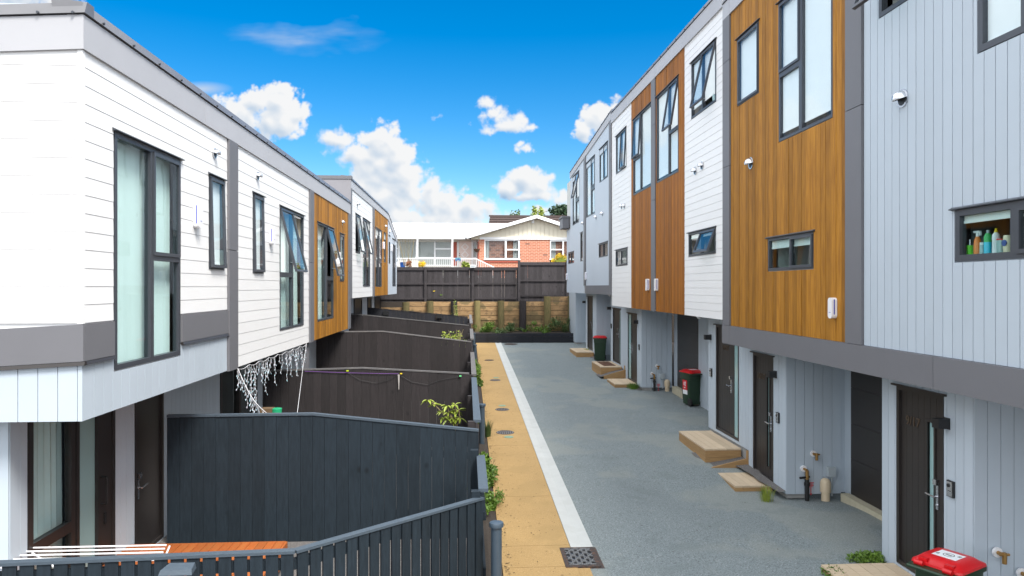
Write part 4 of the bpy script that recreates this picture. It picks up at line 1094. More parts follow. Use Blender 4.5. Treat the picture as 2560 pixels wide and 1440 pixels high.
# low wall below the far left block
w = obj('lower_wall', MB().pb(LW, yM0, yM9, -3.4, sM, -.12, 0), M_PALE2, E)
for (pa, pb_) in ((884, 903), (918, 927), (936, 950)):
    q = (YW(pa), YW(pb_), -3.2, sM - .12)
    b = MB(); ring(b, LW, *q, .08, .0, .04); dd = obj('sliding_door', b, M_DOOR, E)
    obj('pane', MB().pb(LW, q[0] + .05, q[1] - .05, q[2] + .05, q[3] - .05, .004, .012), M_DOOR, dd)

# ================================================================ FENCES AND BOLLARDS
def paling(b, P0, P1, zb, z0, z1, th, m=0):
    """upright board between two plan points, its top sloping from z0 to z1"""
    x0, y0 = P0; x1, y1 = P1; dx, dy = x1 - x0, y1 - y0; l = math.hypot(dx, dy); nx, ny = dy / l * th, -dx / l * th
    return b.hexa([(x0, y0, zb[0]), (x1, y1, zb[1]), (x1 + nx, y1 + ny, zb[1]), (x0 + nx, y0 + ny, zb[0]), (x0, y0, z0), (x1, y1, z1), (x1 + nx, y1 + ny, z1), (x0 + nx, y0 + ny, z0)], m)

def board_fence(name, label, cat, pts, zt, zb, pitch, gap, m, capm, th=.022, rails=True, group=None, cap=.03, slat='paling', jit=.004, seed=1, rail_z=(.25, .75), capw=.045):
    """pts: plan polyline, zt/zb: top and bottom heights at its points; the boards stand on the side of the camera"""
    rg = random.Random(seed)
    root = thing(name, label, cat, (pts[0][0], pts[0][1], zb[0]), group)
    for s in range(len(pts) - 1):
        (xa, ya), (xb, yb) = pts[s], pts[s + 1]; L_ = math.hypot(xb - xa, yb - ya); k = max(1, round(L_ / pitch)); p = L_ / k
        for i in range(k):
            t0, t1 = (i * p + gap / 2) / L_, ((i + 1) * p - gap / 2) / L_
            q0 = (xa + (xb - xa) * t0, ya + (yb - ya) * t0); q1 = (xa + (xb - xa) * t1, ya + (yb - ya) * t1)
            f = lambda a, t: a[s] + (a[s + 1] - a[s]) * t
            j = rg.uniform(-jit, jit) - .004
            b = MB(); paling(b, q0, q1, (f(zb, t0), f(zb, t1)), f(zt, t0) + j, f(zt, t1) + j, th + rg.uniform(-.003, .003))
            obj(slat, b, m, root)
        nx, ny = (yb - ya) / L_, -(xb - xa) / L_
        if rails:
            for rz in rail_z:
                b = MB(); za, zc = zb[s] + (zt[s] - zb[s]) * rz, zb[s + 1] + (zt[s + 1] - zb[s + 1]) * rz
                b.hexa([(xa, ya, za), (xb, yb, zc), (xb - nx * .05, yb - ny * .05, zc), (xa - nx * .05, ya - ny * .05, za), (xa, ya, za + .09), (xb, yb, zc + .09), (xb - nx * .05, yb - ny * .05, zc + .09), (xa - nx * .05, ya - ny * .05, za + .09)])
                obj('rail', b, m, root)
        if cap:
            b = MB(); o1, o2 = th + .012, capw
            b.hexa([(xa + nx * o1, ya + ny * o1, zt[s]), (xb + nx * o1, yb + ny * o1, zt[s + 1]), (xb - nx * o2, yb - ny * o2, zt[s + 1]), (xa - nx * o2, ya - ny * o2, zt[s]),
                    (xa + nx * o1, ya + ny * o1, zt[s] + cap), (xb + nx * o1, yb + ny * o1, zt[s + 1] + cap), (xb - nx * o2, yb - ny * o2, zt[s + 1] + cap), (xa - nx * o2, ya - ny * o2, zt[s] + cap)])
            obj('capping_rail', b, capm, root)
    return root

GF = 'fences between the back yards'
# first partition, blue-grey
def partition(Y, pts_px, zb, m, capm, label, seed, th=.022, cap=.03):
    P = []; Z = []
    for (px, py) in pts_px:
        x, z = onY(Y, px, py); P.append((x, Y)); Z.append(z - cap)
    return board_fence('yard_fence', label, 'fence', P, Z, [zb] * len(P), .165, .003, m, capm, th, True, GF, cap, seed=seed)
Y1 = 10.0
partition(Y1, ((419, 1037), (782, 1032), (1197, 1073)), -3.60, M_FBLUE, M_FCAPB, 'blue-grey paling fence across the nearest yard, in front of the other yard fences', 1)
Y2, Y3, Y4, Y5 = 15.1, 20.3, 25.2, 30.2
partition(Y2, ((640, 926), (905, 918), (1173, 932)), -3.45, M_FBROWN, M_FCAPW, 'dark brown yard fence with a purple cord strung along its pale capping', 2)
partition(Y3, ((760, 829), (957, 827), (1178, 853)), -3.3, M_FBROWN, M_FCAPW, 'dark brown yard fence behind the one with the purple cord, level then sloping', 3)
partition(Y4, ((872, 782.5), (1172, 812.5)), -3.1, M_FBROWN, M_FCAPW, 'dark brown yard fence sloping from below the far left block, a leafy weed against it', 4)
partition(Y5, ((920, 768.5), (1169.5, 791)), -3.0, M_FDARK, M_FDARK, 'farthest yard fence, blue-black with two small square fittings on it', 5, cap=.02)
e5 = [o for o in COL.objects if o.name.startswith('yard_fence') and 'square fittings' in o.get('label', '')][0]
for px, py in ((965, 783), (1098, 790)):
    x, z = onY(Y5 - .05, px, py); obj('wall_light', MB().box(x - .11, x + .11, Y5 - .13, Y5 - .026, z - .09, z + .09), M_BLACK, e5)

# front fences beside the path, one per yard, stepping up the slope
GQ = 'front fences beside the footpath'
xA = .165
sl = onX(-1.49, 735)  # corner of the slatted fence
cy = 6.25; cx_ = onY(cy, 738)[0]; zt0 = onY(cy, 738, 1382)[1]
P1 = (onY(5.98, -40)[0], 5.98); zt1 = onY(5.98, -40, 1415)[1]
cc_y = 7.85; P3 = (onY(cc_y, 1206)[0], cc_y); zt3 = onY(cc_y, 1206, 1248)[1]
f0 = board_fence('slatted_fence', 'blue-grey slatted fence with gaps at the bottom left, bending towards the path', 'fence', [P1, (cx_, cy), P3], [zt1, zt0, zt3], [-3.5, -3.48, -3.45],
                 .125, .024, M_FBLUE, M_FCAPB, .02, True, None, .024, 'slat', seed=11, rail_z=(.15, .88), capw=.05)
segs = [(cc_y + .02, Y1 - .55, -2.245, 'short blue-grey front fence running beside the path in front of the first bollards'),
        (Y1 + .25, Y2 - .03, -1.93, 'front fence beside the path next to the yard with the leafy sapling'),
        (Y2 + .05, Y3 - .03, -1.87, 'front fence beside the path next to the yard beyond the purple cord'),
        (Y3 + .05, Y4 - .03, -1.50, 'front fence beside the path, second from the far end'),
        (Y4 + .05, Y5 + 2.5, -1.30, 'front fence beside the path at the far end, below the retaining wall')]
for i, (a, c, z, lab) in enumerate(segs):
    m, cm = (M_FBLUE, M_FCAPB) if i == 0 else (M_FBROWN, M_FCAPB if i == 1 else M_FCAPW)
    fx = .155 if i == 0 else .12
    root = board_fence('front_fence', lab, 'fence', [(fx, c), (fx, a)], [z, z], [gz(c) - .1, gz(a) - .1], .125, .022, m, cm, .02, True, GQ, .04, 'slat', seed=20 + i, capw=.075)
    for y_ in ([a - .0, c] if i == 0 else [a, (a + c) / 2]):
        h = .11 if (i == 0 and y_ == c) else .02
        obj('post', MB().box(fx - .11, fx - .012, y_ - .05, y_ + .05, gz(y_) - .1, z + h), m, root)

# bollard lights
def bollard(px, ytop, X, label):
    Y, z = onX(X, px, ytop)
    r = thing('bollard', label, 'bollard', (X, Y, gz(Y)), 'slate blue bollards along the fence')
    z0 = gz(Y)
    obj('post', MB().cyl((X, Y, z0 - .1), (X, Y, z - .05), .058, k=24), M_BOLL, r, smooth=True)
    obj('cap', MB().lathe((X, Y, z - .055), [(.06, 0), (.076, .004), (.078, .035), (.072, .048), (.0, .055)], k=28), M_BOLL, r, smooth=True)
    return r
bollard(1241, 1304, .31, 'nearest slate blue bollard, at the bottom edge beside the buff path')
bollard(1205, 1009, .30, 'slate blue bollard second nearest, past the grassy clump by the path')
bollard(1187.5, 861, .28, 'slate blue bollard third along, above the bright green shrubs')
bollard(1184.5, 832, .28, 'farthest slate blue bollard, against the low charcoal wall')

# ================================================================ END OF THE LANE
# low charcoal timber wall
YE = YB + .02
x0, x1 = onY(YE, 1182)[0], onY(YE, 1441)[0]
lw = thing('low_timber_wall', 'low charcoal timber edging wall across the end of the driveway', 'garden wall', ((x0 + x1) / 2, YE, gz(YE)))
zt_ = onY(YE, 1300, 833)[1]; zb_ = gz(YE) - .05
nb = 7
for i in range(nb):
    a = x0 + (x1 - x0) * i / nb; c = x0 + (x1 - x0) * (i + 1) / nb
    for j in range(3):
        h = (zt_ - zb_) / 3
        obj('plank', MB().box(a + .004, c - .004, YE + random.uniform(0, .008), YE + .05, zb_ + j * h + .004, zb_ + (j + 1) * h - .004), M_FDARK, lw)
    if i: obj('post', MB().box(a - .05, a + .05, YE - .03, YE - .001, zb_, zt_ - .01), M_FDARK, lw)
struct('planting_bed', MB().add([(x0 - .2, YE + .05, zt_ - .06), (x1 + 1, YE + .05, zt_ - .06), (x1 + 1, YE + 1.9, zt_ + .02), (x0 - .2, YE + 1.9, zt_ + .02)], [(0, 1, 2, 3)]), M_SOIL)
# retaining wall of sleepers between round posts
YR = YE + 1.55
rw = thing('retaining_wall', 'timber retaining wall of stacked planks between mossy round posts', 'retaining wall', (2, YR, -2.7))
ppx = [(893, 768), (1015, 755), (1075, 752.5), (1135, 753), (1193, 752), (1252, 752), (1307, 752), (1368, 741), (1427, 740), (1490, 740)]
xs_ = [onY(YR, p)[0] for p, _ in ppx]; zs_ = [onY(YR, 1200, q)[1] for _, q in ppx]
zbase = zt_ - .25
xs2 = [onY(YR, 780)[0]] + xs_
for i in range(len(xs2) - 1):
    a, c = xs2[i], xs2[i + 1]
    top = onY(YR, 1200, 768 if i < 2 else (754 if i < 8 else 741.5))[1]
    k = 7 if i < 2 else (8 if i < 8 else 9); h = .235
    for j in range(k):
        z1_ = top - j * h
        if z1_ - h < zbase - .3: break
        dz = random.uniform(-.006, .006)
        obj('plank', MB().box(a + .01 + random.uniform(0, .01), c - .01, YR + .10 + random.uniform(-.02, .02), YR + .17, z1_ - h + .014, z1_ - .006 + (dz if j else 0)), M_SLEEP, rw)
for i, (x, z) in enumerate(zip(xs_, zs_)):
    r = random.uniform(.15, .175); lean = random.uniform(-.02, .02)
    dark = i in (3, 6)
    b = MB(); prof = []
    b.cyl((x + lean, YR, zbase - .2), (x, YR, z), r * 1.03, r, k=14)
    obj('round_post', b, M_FBROWN if dark else M_LOG, rw, smooth=True)
# tall fence on top of it
YT = YR + .45
gx = [onY(YT, p)[0] for p in (780, 945, 1064, 1182, 1297.5, 1418, 1500)]
bf = thing('boundary_fence', 'tall dark brown boundary fence on top of the retaining wall below the brick house', 'fence', (2, YT, -.8))
def zt_f(x): return onY(YT, 1200, 668 if x < gx[4] else 655)[1]
zbf = onY(YT, 1200, 752)[1] - .12
x = gx[0]; rg = random.Random(44)
while x < gx[-1]:
    w_ = .147; top = zt_f(x + .07) - .02 + rg.uniform(-.012, .012)
    g_ = rg.choice([.002, .003, .004, .012, .02]) if gx[2] - .1 < x < gx[4] else rg.choice([.002, .003, .003, .01])
    y_ = YT + rg.uniform(0, .008)
    op = rg.random() < (.30 if gx[2] - .1 < x < gx[4] else .08)
    obj('paling', MB().box(x + (g_ if op else 0), x + w_ + (0 if op else .004), y_ + .002, y_ + .02, zbf, top), M_FGREY, bf)
    x += w_
for a, c in zip(gx[:-1], gx[1:]):
    hi = (a + c) / 2 > gx[4]
    t = zt_f((a + c) / 2)
    for pyy in ((668, 707, 744) if not hi else (655, 699, 737)):
        z = onY(YT, 1200, pyy)[1]
        cap = pyy in (668, 655)
        obj('rail', MB().box(a + (.06 if not cap else .06), c - .06, YT - (.06 if not cap else .05), YT - .001 if not cap else YT + .04, z - (.16 if cap else .09), z), M_FGREY, bf)
for i, x in enumerate(gx):
    obj('post', MB().box(x - .06, x + .06, YT - .12, YT - .002, onY(YT, 1200, 752)[1] - .35, zt_f(x + (.1 if i >= 4 else -.1)) + (.06 if i >= 4 else .0)), M_FGREY, bf)
# flood lamp head on the fence post
xp = gx[3]
fl = thing('solar_lamp', 'small white solar lamp mounted on top of the dark boundary fence', 'lamp', (xp, YT - .15, zt_f(0)))
zl = zt_f(0)
obj('lamp_head', MB().box(xp - .13, xp + .13, YT - .24, YT - .16, zl - .03, zl + .12), M_WPLAS, fl); obj('lamp_panel', MB().box(xp - .10, xp + .10, YT - .246, YT - .241, zl, zl + .09), M_GREYP, fl)
obj('bracket', MB().cyl((xp, YT - .18, zl - .16), (xp, YT - .18, zl - .03), .025, k=8), M_BLACK, fl)

# ================================================================ BRICK HOUSE BEHIND
YH = 48.3
HP = Plane('Y', YH, -1)
def H(px, py, Y=None): return onY(Y or YH, px, py)
M_BRICK = bpy.data.materials.new('orange_brick'); M_BRICK.use_nodes = True
def brickmat():
    nt = M_BRICK.node_tree; N, L = nt.nodes.new, nt.links.new; b = nt.nodes['Principled BSDF']; b.inputs['Roughness'].default_value = .85
    tc = N('ShaderNodeTexCoord'); sp = N('ShaderNodeSeparateXYZ'); L(tc.outputs['Object'], sp.inputs[0]); cb = N('ShaderNodeCombineXYZ')
    ad = N('ShaderNodeMath'); L(sp.outputs[0], ad.inputs[0]); L(sp.outputs[1], ad.inputs[1]); L(ad.outputs[0], cb.inputs[0]); L(sp.outputs[2], cb.inputs[1])
    br = N('ShaderNodeTexBrick'); br.inputs['Scale'].default_value = 1; br.inputs['Brick Width'].default_value = .30; br.inputs['Row Height'].default_value = .105
    br.inputs['Mortar Size'].default_value = .012; br.inputs['Color1'].default_value = (.47, .17, .095, 1); br.inputs['Color2'].default_value = (.40, .13, .07, 1)
    br.inputs['Mortar'].default_value = (.60, .40, .30, 1); br.inputs['Bias'].default_value = -.2; L(cb.outputs[0], br.inputs['Vector'])
    nz = N('ShaderNodeTexWhiteNoise'); nz.noise_dimensions = '2D'
    fl_ = N('ShaderNodeVectorMath'); fl_.operation = 'DIVIDE'; L(cb.outputs[0], fl_.inputs[0]); fl_.inputs[1].default_value = (.30, .105, 1)
    f2 = N('ShaderNodeVectorMath'); f2.operation = 'FLOOR'; L(fl_.outputs[0], f2.inputs[0]); L(f2.outputs[0], nz.inputs['Vector'])
    gt = N('ShaderNodeMath'); gt.operation = 'GREATER_THAN'; L(nz.outputs[0], gt.inputs[0]); gt.inputs[1].default_value = .94
    mu = N('ShaderNodeMath'); mu.operation = 'MULTIPLY'; L(gt.outputs[0], mu.inputs[0]); mu.inputs[1].default_value = .75
    mx = N('ShaderNodeMix'); mx.data_type = 'RGBA'; L(mu.outputs[0], mx.inputs[0]); L(br.outputs[0], mx.inputs[6]); mx.inputs[7].default_value = (.13, .06, .05, 1)
    L(mx.outputs[2], b.inputs['Base Color'])
brickmat()
M_CREAM = mat('cream_weatherboard', (.78, .72, .58), .6, .04, 2)
M_CREAMP = mat('cream_painted_wall', (.66, .64, .58), .6, .04, 2)
M_HROOF = mat('white_corrugated_roof', (.80, .80, .80), .5, .03, 3)
M_WTRIM = mat('white_painted_trim', (.80, .81, .82), .45, .02, 3)
M_REDPAN = mat('terracotta_red_panel', (.38, .075, .045), .6, .05, 4)
M_PINK = mat('pale_pink_door_paint', (.68, .55, .49), .5, .03, 3)
M_HGLASS = glass('house_glass', (.80, .83, .84), .7)
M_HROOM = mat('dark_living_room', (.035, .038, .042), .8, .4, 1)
M_NET = mat('net_curtain', (.66, .64, .60), .9, .1, 8, stretch=(12, 1, .3))
hs_ = thing('brick_house', 'orange brick bungalow with white roof and a low gable beyond the boundary fence', 'house', (H(1200, 700)[0], YH, .5))
def hb(name, px0, px1, py0, py1, Ya, Yb, m, parent=None):
    x0, z0 = H(px0, py1, Ya); x1, z1 = H(px1, py0, Ya)
    return obj(name, MB().box(x0, x1, Ya, Yb, z0, z1), m, parent or hs_)
YV = YH + .9        # recessed veranda wall; the gable wing stands forward at YH
zf = .75
# walls: behind (veranda) and gable wing
hb('wall', 900, 1196, 598, 740, YV + .002, YV + .3, M_CREAMP)
hb('brick_wall', 1197.5, 1500, 598.5, 700, YH + .2, YH + .5, M_BRICK)
o_ = hb('brick_wall', 1197, 1211, 598.5, 700, YH, YH + .2, M_BRICK); hb('brick_wall', 1299.2, 1374.5, 598.5, 700, YH, YH + .2, M_BRICK); hb('brick_wall', 1211.01, 1299.19, 652, 700, YH + .001, YH + .2, M_BRICK)
x_ = H(1197, 600)[0]; obj('side_wall', MB().box(x_ - .06, x_ - .002, YH + .02, YV + .1, zf, H(0, 598)[1]), M_REDPAN, hs_)
obj('brick_sill', MB().box(H(1208, 650)[0], H(1300, 650)[0], YH - .05, YH - .002, H(0, 653.5)[1], H(0, 650.2)[1]), M_REDPAN, hs_)
# gable boards
ax, az_ = H(1340, 547); lx, lz = H(1172, 596); rx, rz = H(1424, 575)
n = 26; gxs = [H(1198, 600)[0] - .9 + i * ((H(1430, 600)[0] + .5) - (H(1198, 600)[0] - .9)) / n for i in range(n + 1)]
zbot = H(0, 593.5)[1]
def gable_z(x): return az_ - (x - ax) * ((az_ - rz) / (rx - ax)) if x > ax else az_ - (ax - x) * ((az_ - lz) / (ax - lx))
for a, c in zip(gxs[:-1], gxs[1:]):
    za, zc = gable_z(a), gable_z(c)
    if max(za, zc) < zbot + .02: continue
    za, zc = max(za, zbot + .01), max(zc, zbot + .01)
    b = MB(); b.hexa([(a + .008, YH + .0, zbot), (c - .008, YH, zbot), (c - .008, YH + .05, zbot), (a + .008, YH + .05, zbot), (a + .008, YH, za), (c - .008, YH, zc), (c - .008, YH + .05, zc), (a + .008, YH + .05, za)])
    obj('gable_board', b, M_CREAM, hs_)
obj('gable_backing', MB().poly([(lx, YH + .06, zbot), (rx + .6, YH + .06, zbot), (rx + .6, YH + .06, rz - .4), (rx, YH + .06, rz), (ax, YH + .06, az_)], (0, .1, 0)), M_CREAM, hs_)
hb('beam', 1199, 1440, 593.6, 598.4, YH - .06, YH + .06, M_WTRIM)
# barge boards
def slope_board(name, x0, z0, x1, z1, h, ya, yb, m): return obj(name, MB().hexa([(x0, ya, z0), (x1, ya, z1), (x1, yb, z1), (x0, yb, z0), (x0, ya, z0 + h), (x1, ya, z1 + h), (x1, yb, z1 + h), (x0, yb, z0 + h)]), m, hs_)
slope_board('barge_board', lx - .15, lz - .06, ax, az_, .18, YH - .55, YH - .48, M_WTRIM); slope_board('barge_board', ax, az_, rx + .3, rz - .09, .18, YH - .55, YH - .481, M_WTRIM)
# roofs: gable wing sheets and main sheet with standing ribs
def roof_sheet(name, q, ribs, m, down):
    b = MB(); b.poly(q, (0, 0, .05)); r = obj(name, b, m, hs_)
    return r
roof_sheet('roof', [(lx - .2, YH - .5, lz + .1), (ax, YH - .5, az_ + .17), (ax, YH + 7, az_ + .17), (lx - .2, YH + 7, lz + .1)], 0, M_HROOF, 0)
roof_sheet('roof', [(ax, YH - .5, az_ + .171), (rx + .5, YH - .5, rz + .04), (rx + .5, YH + 7, rz + .04), (ax, YH + 7, az_ + .171)], 0, M_HROOF, 0)
yr0, yr1 = YH + .1, YH + 4.2
xl_, zl_ = H(880, 593, yr0); xr_, zr_ = H(1336, 592, yr0); ztop = H(0, 552.5, yr1)[1]
rf = obj('roof', MB().poly([(xl_, yr0, zl_ + .04), (xr_, yr0, zl_ + .04), (xr_, yr1, ztop), (xl_, yr1, ztop)], (0, 0, -.05)), M_HROOF, hs_)
b = MB(); k = 150
for i in range(k):
    x = xl_ + (xr_ - xl_) * (i + .5) / k; b.hexa([(x - .015, yr0, zl_ + .03), (x + .015, yr0, zl_ + .03), (x + .015, yr1, ztop - .01), (x - .015, yr1, ztop - .01), (x - .015, yr0, zl_ + .065), (x + .015, yr0, zl_ + .065), (x + .015, yr1, ztop + .025), (x - .015, yr1, ztop + .025)])
obj('roof_ribs', b, M_HROOF, rf)['kind'] = 'stuff'
obj('gutter', MB().box(xl_, H(1172, 600, yr0)[0], yr0 - .12, yr0 - .01, zl_ - .10, zl_ + .02), M_WTRIM, hs_)
obj('eave_soffit', MB().box(xl_, xr_ - 2, yr0, YV + .2, zl_ - .12, zl_ - .09), M_CREAMP, hs_)
obj('eave_board', MB().box(xl_, H(1196, 600, YV)[0], YV - .04, YV, H(0, 600.8, YV)[1], zl_ - .1), M_CREAMP, hs_)
# security light under the gable peak
x, z = H(1332, 553); obj('gable_lamp', MB().box(x - .09, x + .09, YH - .12, YH - .0, z - .14, z + .12), M_WTRIM, hs_)
# windows of the house
def hwin(px0, px1, py0, py1, Y, panes, sill=True, curtains=()):
    """panes: list of (px0, px1, py0, py1)"""
    x0, z0 = onY(Y, px0, py1); x1, z1 = onY(Y, px1, py0)
    cells = []
    for (a, c, d, e) in panes:
        u0, v0 = onY(Y, a, e); u1, v1 = onY(Y, c, d); cells.append((u0, u1, v0, v1))
    b = MB()
    for q in sub_rects(x0, x1, z0, z1, cells): b.box(q[0], q[1], Y - .05, Y + .03, q[2], q[3])
    if sill: b.box(x0 - .05, x1 + .05, Y - .10, Y - .051, z0 - .0, z0 + .07)
    w = obj('window', b, M_WTRIM, hs_)
    for q in cells: obj('pane', MB().box(q[0], q[1], Y - .01, Y - .004, q[2], q[3]), M_HGLASS, w)
    obj('room_lining', MB().box(x0, x1, Y + .45, Y + .47, z0, z1).box(x0, x1, Y + .03, Y + .45, z0, z0 + .02).box(x0, x1, Y + .03, Y + .45, z1 - .02, z1), M_HROOM, w)
    for (a, c) in curtains:
        u0 = onY(Y, a)[0]; u1 = onY(Y, c)[0]; cb = MB(); k = max(6, int((u1 - u0) / .05)); vs = []
        for i in range(k + 1):
            u = u0 + (u1 - u0) * i / k; yy_ = Y + .10 + .03 * math.sin(i * 1.9); vs += [(u, yy_, z0 + .05), (u, yy_, z1 - .05)]
        cb.add(vs, [(2 * i, 2 * i + 2, 2 * i + 3, 2 * i + 1) for i in range(k)]); obj('curtain', cb, M_NET, w, smooth=True)
    return w
hwin(1211, 1299, 599.2, 650, YH + .05, [(1213.5, 1262, 602, 645.5), (1266.5, 1295.5, 602, 622.5), (1266.5, 1295.5, 626, 645.5)], True, [(1213, 1223), (1283, 1296)])
hwin(1375, 1450, 600, 650, YH + .05, [(1377.5, 1406, 603.5, 622.5), (1377.5, 1406, 625.5, 648), (1409.5, 1447, 603.5, 648)], True, [(1377, 1390)])
hwin(960, 996.5, 601.5, 664, YV, [(962, 994.5, 603, 620), (962, 994.5, 623, 655)], False, [(965, 995)])
hwin(997.5, 1043, 601.5, 648, YV, [(999.5, 1039, 603, 646)], False, [(999, 1039)])
hwin(1043.5, 1132, 601.5, 664, YV, [(1045.5, 1085.5, 603, 643), (1089, 1127, 603, 620.5), (1089, 1127, 624, 643), (1045.5, 1085.5, 646, 662), (1089, 1127, 646, 662)], False, ())
hb('red_panel', 1132.3, 1142, 601.5, 664, YV - .02, YV + .01, M_REDPAN)
# front door with two diamond mouldings
fd = hb('door', 1147, 1178.5, 602, 690, YV - .05, YV - .012, M_PINK)
hb('door_frame', 1143.5, 1146.5, 601, 690, YV - .07, YV - .013, M_WTRIM); hb('door_frame', 1179, 1182, 601, 690, YV - .07, YV - .013, M_WTRIM)
for (cx, cyy) in ((1162.5, 617.5), (1162.5, 637)):
    x, z = onY(YV - .05, cx, cyy); s = .235; q = [(x, z + s), (x + s, z), (x, z - s), (x - s, z)]; b = MB()
    for i in range(4): b.cyl((q[i][0], YV - .055, q[i][1]), (q[(i + 1) % 4][0], YV - .055, q[(i + 1) % 4][1]), .022, k=6)
    obj('diamond_moulding', b, M_WTRIM, fd)
for py in (634, 639): x, z = onY(YV - .05, 1149, py); obj('door_knob', MB().box(x - .025, x + .025, YV - .09, YV - .05, z - .025, z + .025), M_BLACK, fd)
hwin(1182.2, 1192, 601.5, 645, YV, [(1183.5, 1190.5, 605, 643)], False)
x, z = H(1171, 594.5, yr0 - .15)
obj('flood_lamp', MB().box(x - .2, x - .1, yr0 - .25, yr0 - .12, z - .12, z - .02).box(x + .08, x + .18, yr0 - .25, yr0 - .12, z - .12, z - .02).box(x - .1, x + .08, yr0 - .18, yr0 - .13, z - .04, z + .02), M_BLACK, hs_)
# the dark tiled roof of the neighbour beyond
nb_ = thing('neighbour_house', 'dark brown tiled roof of the house behind the brick bungalow', 'house', (12, 66, .5))
def N_(px, py, Y): return onY(Y, px, py)
a0, c0 = N_(1217, 540.5, 66), N_(1500, 540.5, 66)
M_TILE = mat('dark_brown_roof_tiles', (.085, .060, .055), .8, .35, 14, .5, 20, stretch=(1, 1, 3))
obj('roof', MB().poly([(a0[0] + .3, 66, a0[1]), (c0[0], 66, a0[1]), (c0[0] + 3, 61, a0[1] - 2.4), (a0[0] - .2, 61, a0[1] - 2.4)], (0, .3, -.1)), M_TILE, nb_)
for j in range(9):
    t = (j + .5) / 9.5; y_ = 66 - 5 * t; z_ = a0[1] - 2.4 * t
    obj('tile_course', MB().box(a0[0] + .3 - .5 * t, c0[0], y_ - .08, y_ + .02, z_ - .0, z_ + .09), M_TILE, nb_)
obj('ridge', MB().box(a0[0] + .2, c0[0], 65.9, 66.15, a0[1] - .02, a0[1] + .1), M_TILE, nb_)
obj('wall', MB().box(a0[0] + .6, c0[0], 62, 70, .5, a0[1] - 2.2), M_CREAM, nb_)

# veranda balustrade
bl = thing('balustrade', 'white metal balustrade along the veranda of the brick house', 'balustrade', (H(1080, 664, YH - .3)[0], YH - .3, zf))
YBl = YH - .35
def bz(py): return onY(YBl, 1100, py)[1]
def bx_(px): return onY(YBl, px)[0]
k = 46
for i in range(k):
    x = bx_(960) + (bx_(1190) - bx_(960)) * i / (k - 1); obj('baluster', MB().box(x - .012, x + .012, YBl - .012, YBl + .012, bz(690), bz(648.5)), M_WTRIM, bl)
for i in range(11):
    t = i / 10; x = bx_(1192) + (bx_(1236) - bx_(1192)) * t; obj('baluster', MB().box(x - .012, x + .012, YBl - .012, YBl + .012, bz(700), bz(647 + 21 * t)), M_WTRIM, bl)
obj('handrail', MB().box(bx_(955), bx_(1190), YBl - .03, YBl + .03, bz(648), bz(645)), M_WTRIM, bl)
b = MB(); b.hexa([(bx_(1190), YBl - .03, bz(648)), (bx_(1236), YBl - .03, bz(670)), (bx_(1236), YBl + .03, bz(670)), (bx_(1190), YBl + .03, bz(648)), (bx_(1190), YBl - .03, bz(645)), (bx_(1236), YBl - .03, bz(667)), (bx_(1236), YBl + .03, bz(667)), (bx_(1190), YBl + .03, bz(645))]); obj('handrail', b, M_WTRIM, bl)
for px in (1043.5, 1131): obj('veranda_post', MB().box(bx_(px) - .05, bx_(px) + .05, YBl + .04, YBl + .14, zf, zl_ - .09), M_WTRIM, hs_)
obj('veranda_floor', MB().box(bx_(955), bx_(1236), YBl - .2, YV + .1, zf - .3, zf), M_CONC, hs_)
# hanging basket by the door, towel on the rail
x, z = onY(YH - .1, 1192, 622)
hbk = thing('hanging_basket', 'brown hanging basket beside the front door of the brick house', 'basket', (x, YH - .1, z))
obj('bowl', MB().lathe((x, YH - .1, z - .22), [(.06, 0), (.14, .05), (.20, .16), (.21, .22), (.0, .23)], k=14), mat('coir_basket', (.10, .05, .03), .9, .3, 20), hbk, smooth=True)
b = MB(); zz = onY(YH - .1, 1192, 601)[1]
for t in (0, 2.1, 4.2): b.cyl((x + .18 * math.cos(t), YH - .1 + .18 * math.sin(t), z), (x, YH - .1, zz), .008, k=5)
obj('chain', b, M_BLACK, hbk)
x, z1 = onY(YBl - .05, 1138, 644); _, z0 = onY(YBl - .05, 1138, 652); x2 = onY(YBl - .05, 1152)[0]
M_TOW = mat('blue_patterned_cloth', (.05, .08, .25), .8, .0, 6, col2=(.12, .35, .38), contrast=2)
b = MB(); vs = []
for i in range(13):
    xx = x + (x2 - x) * i / 12; dy = .02 * math.sin(i * 1.3)
    vs += [(xx, YBl - .05 + dy, z0 - .04 * math.sin(i * .8)), (xx, YBl - .04 + dy * .4, z1), (xx, YBl + .05, z1), (xx, YBl + .07 - dy, z0 + .05)]
b.add(vs, [(4 * i + j, 4 * i + 4 + j, 4 * i + 5 + j, 4 * i + 1 + j) for i in range(12) for j in range(3)])
tag(obj('towel', b, M_TOW, None, smooth=True), 'blue patterned towel hung over the white balustrade', 'towel')
for (px, col, nm) in ((1113, (.75, .45, .35), 'dark'), ):
    pass
for px, c in ((1007, (.03, .12, .45)), ):
    x, z = onY(YBl - .2, px, 659)
    b = MB(); b.lathe((x, YBl - .25, z - .28), [(.16, 0), (.19, .35), (.20, .36), (.17, .37)], k=14)
    tag(obj('planter_tub', b, mat('blue_glazed_tub', c, .3), None, smooth=True), 'blue tub standing at the foot of the white balustrade', 'tub')

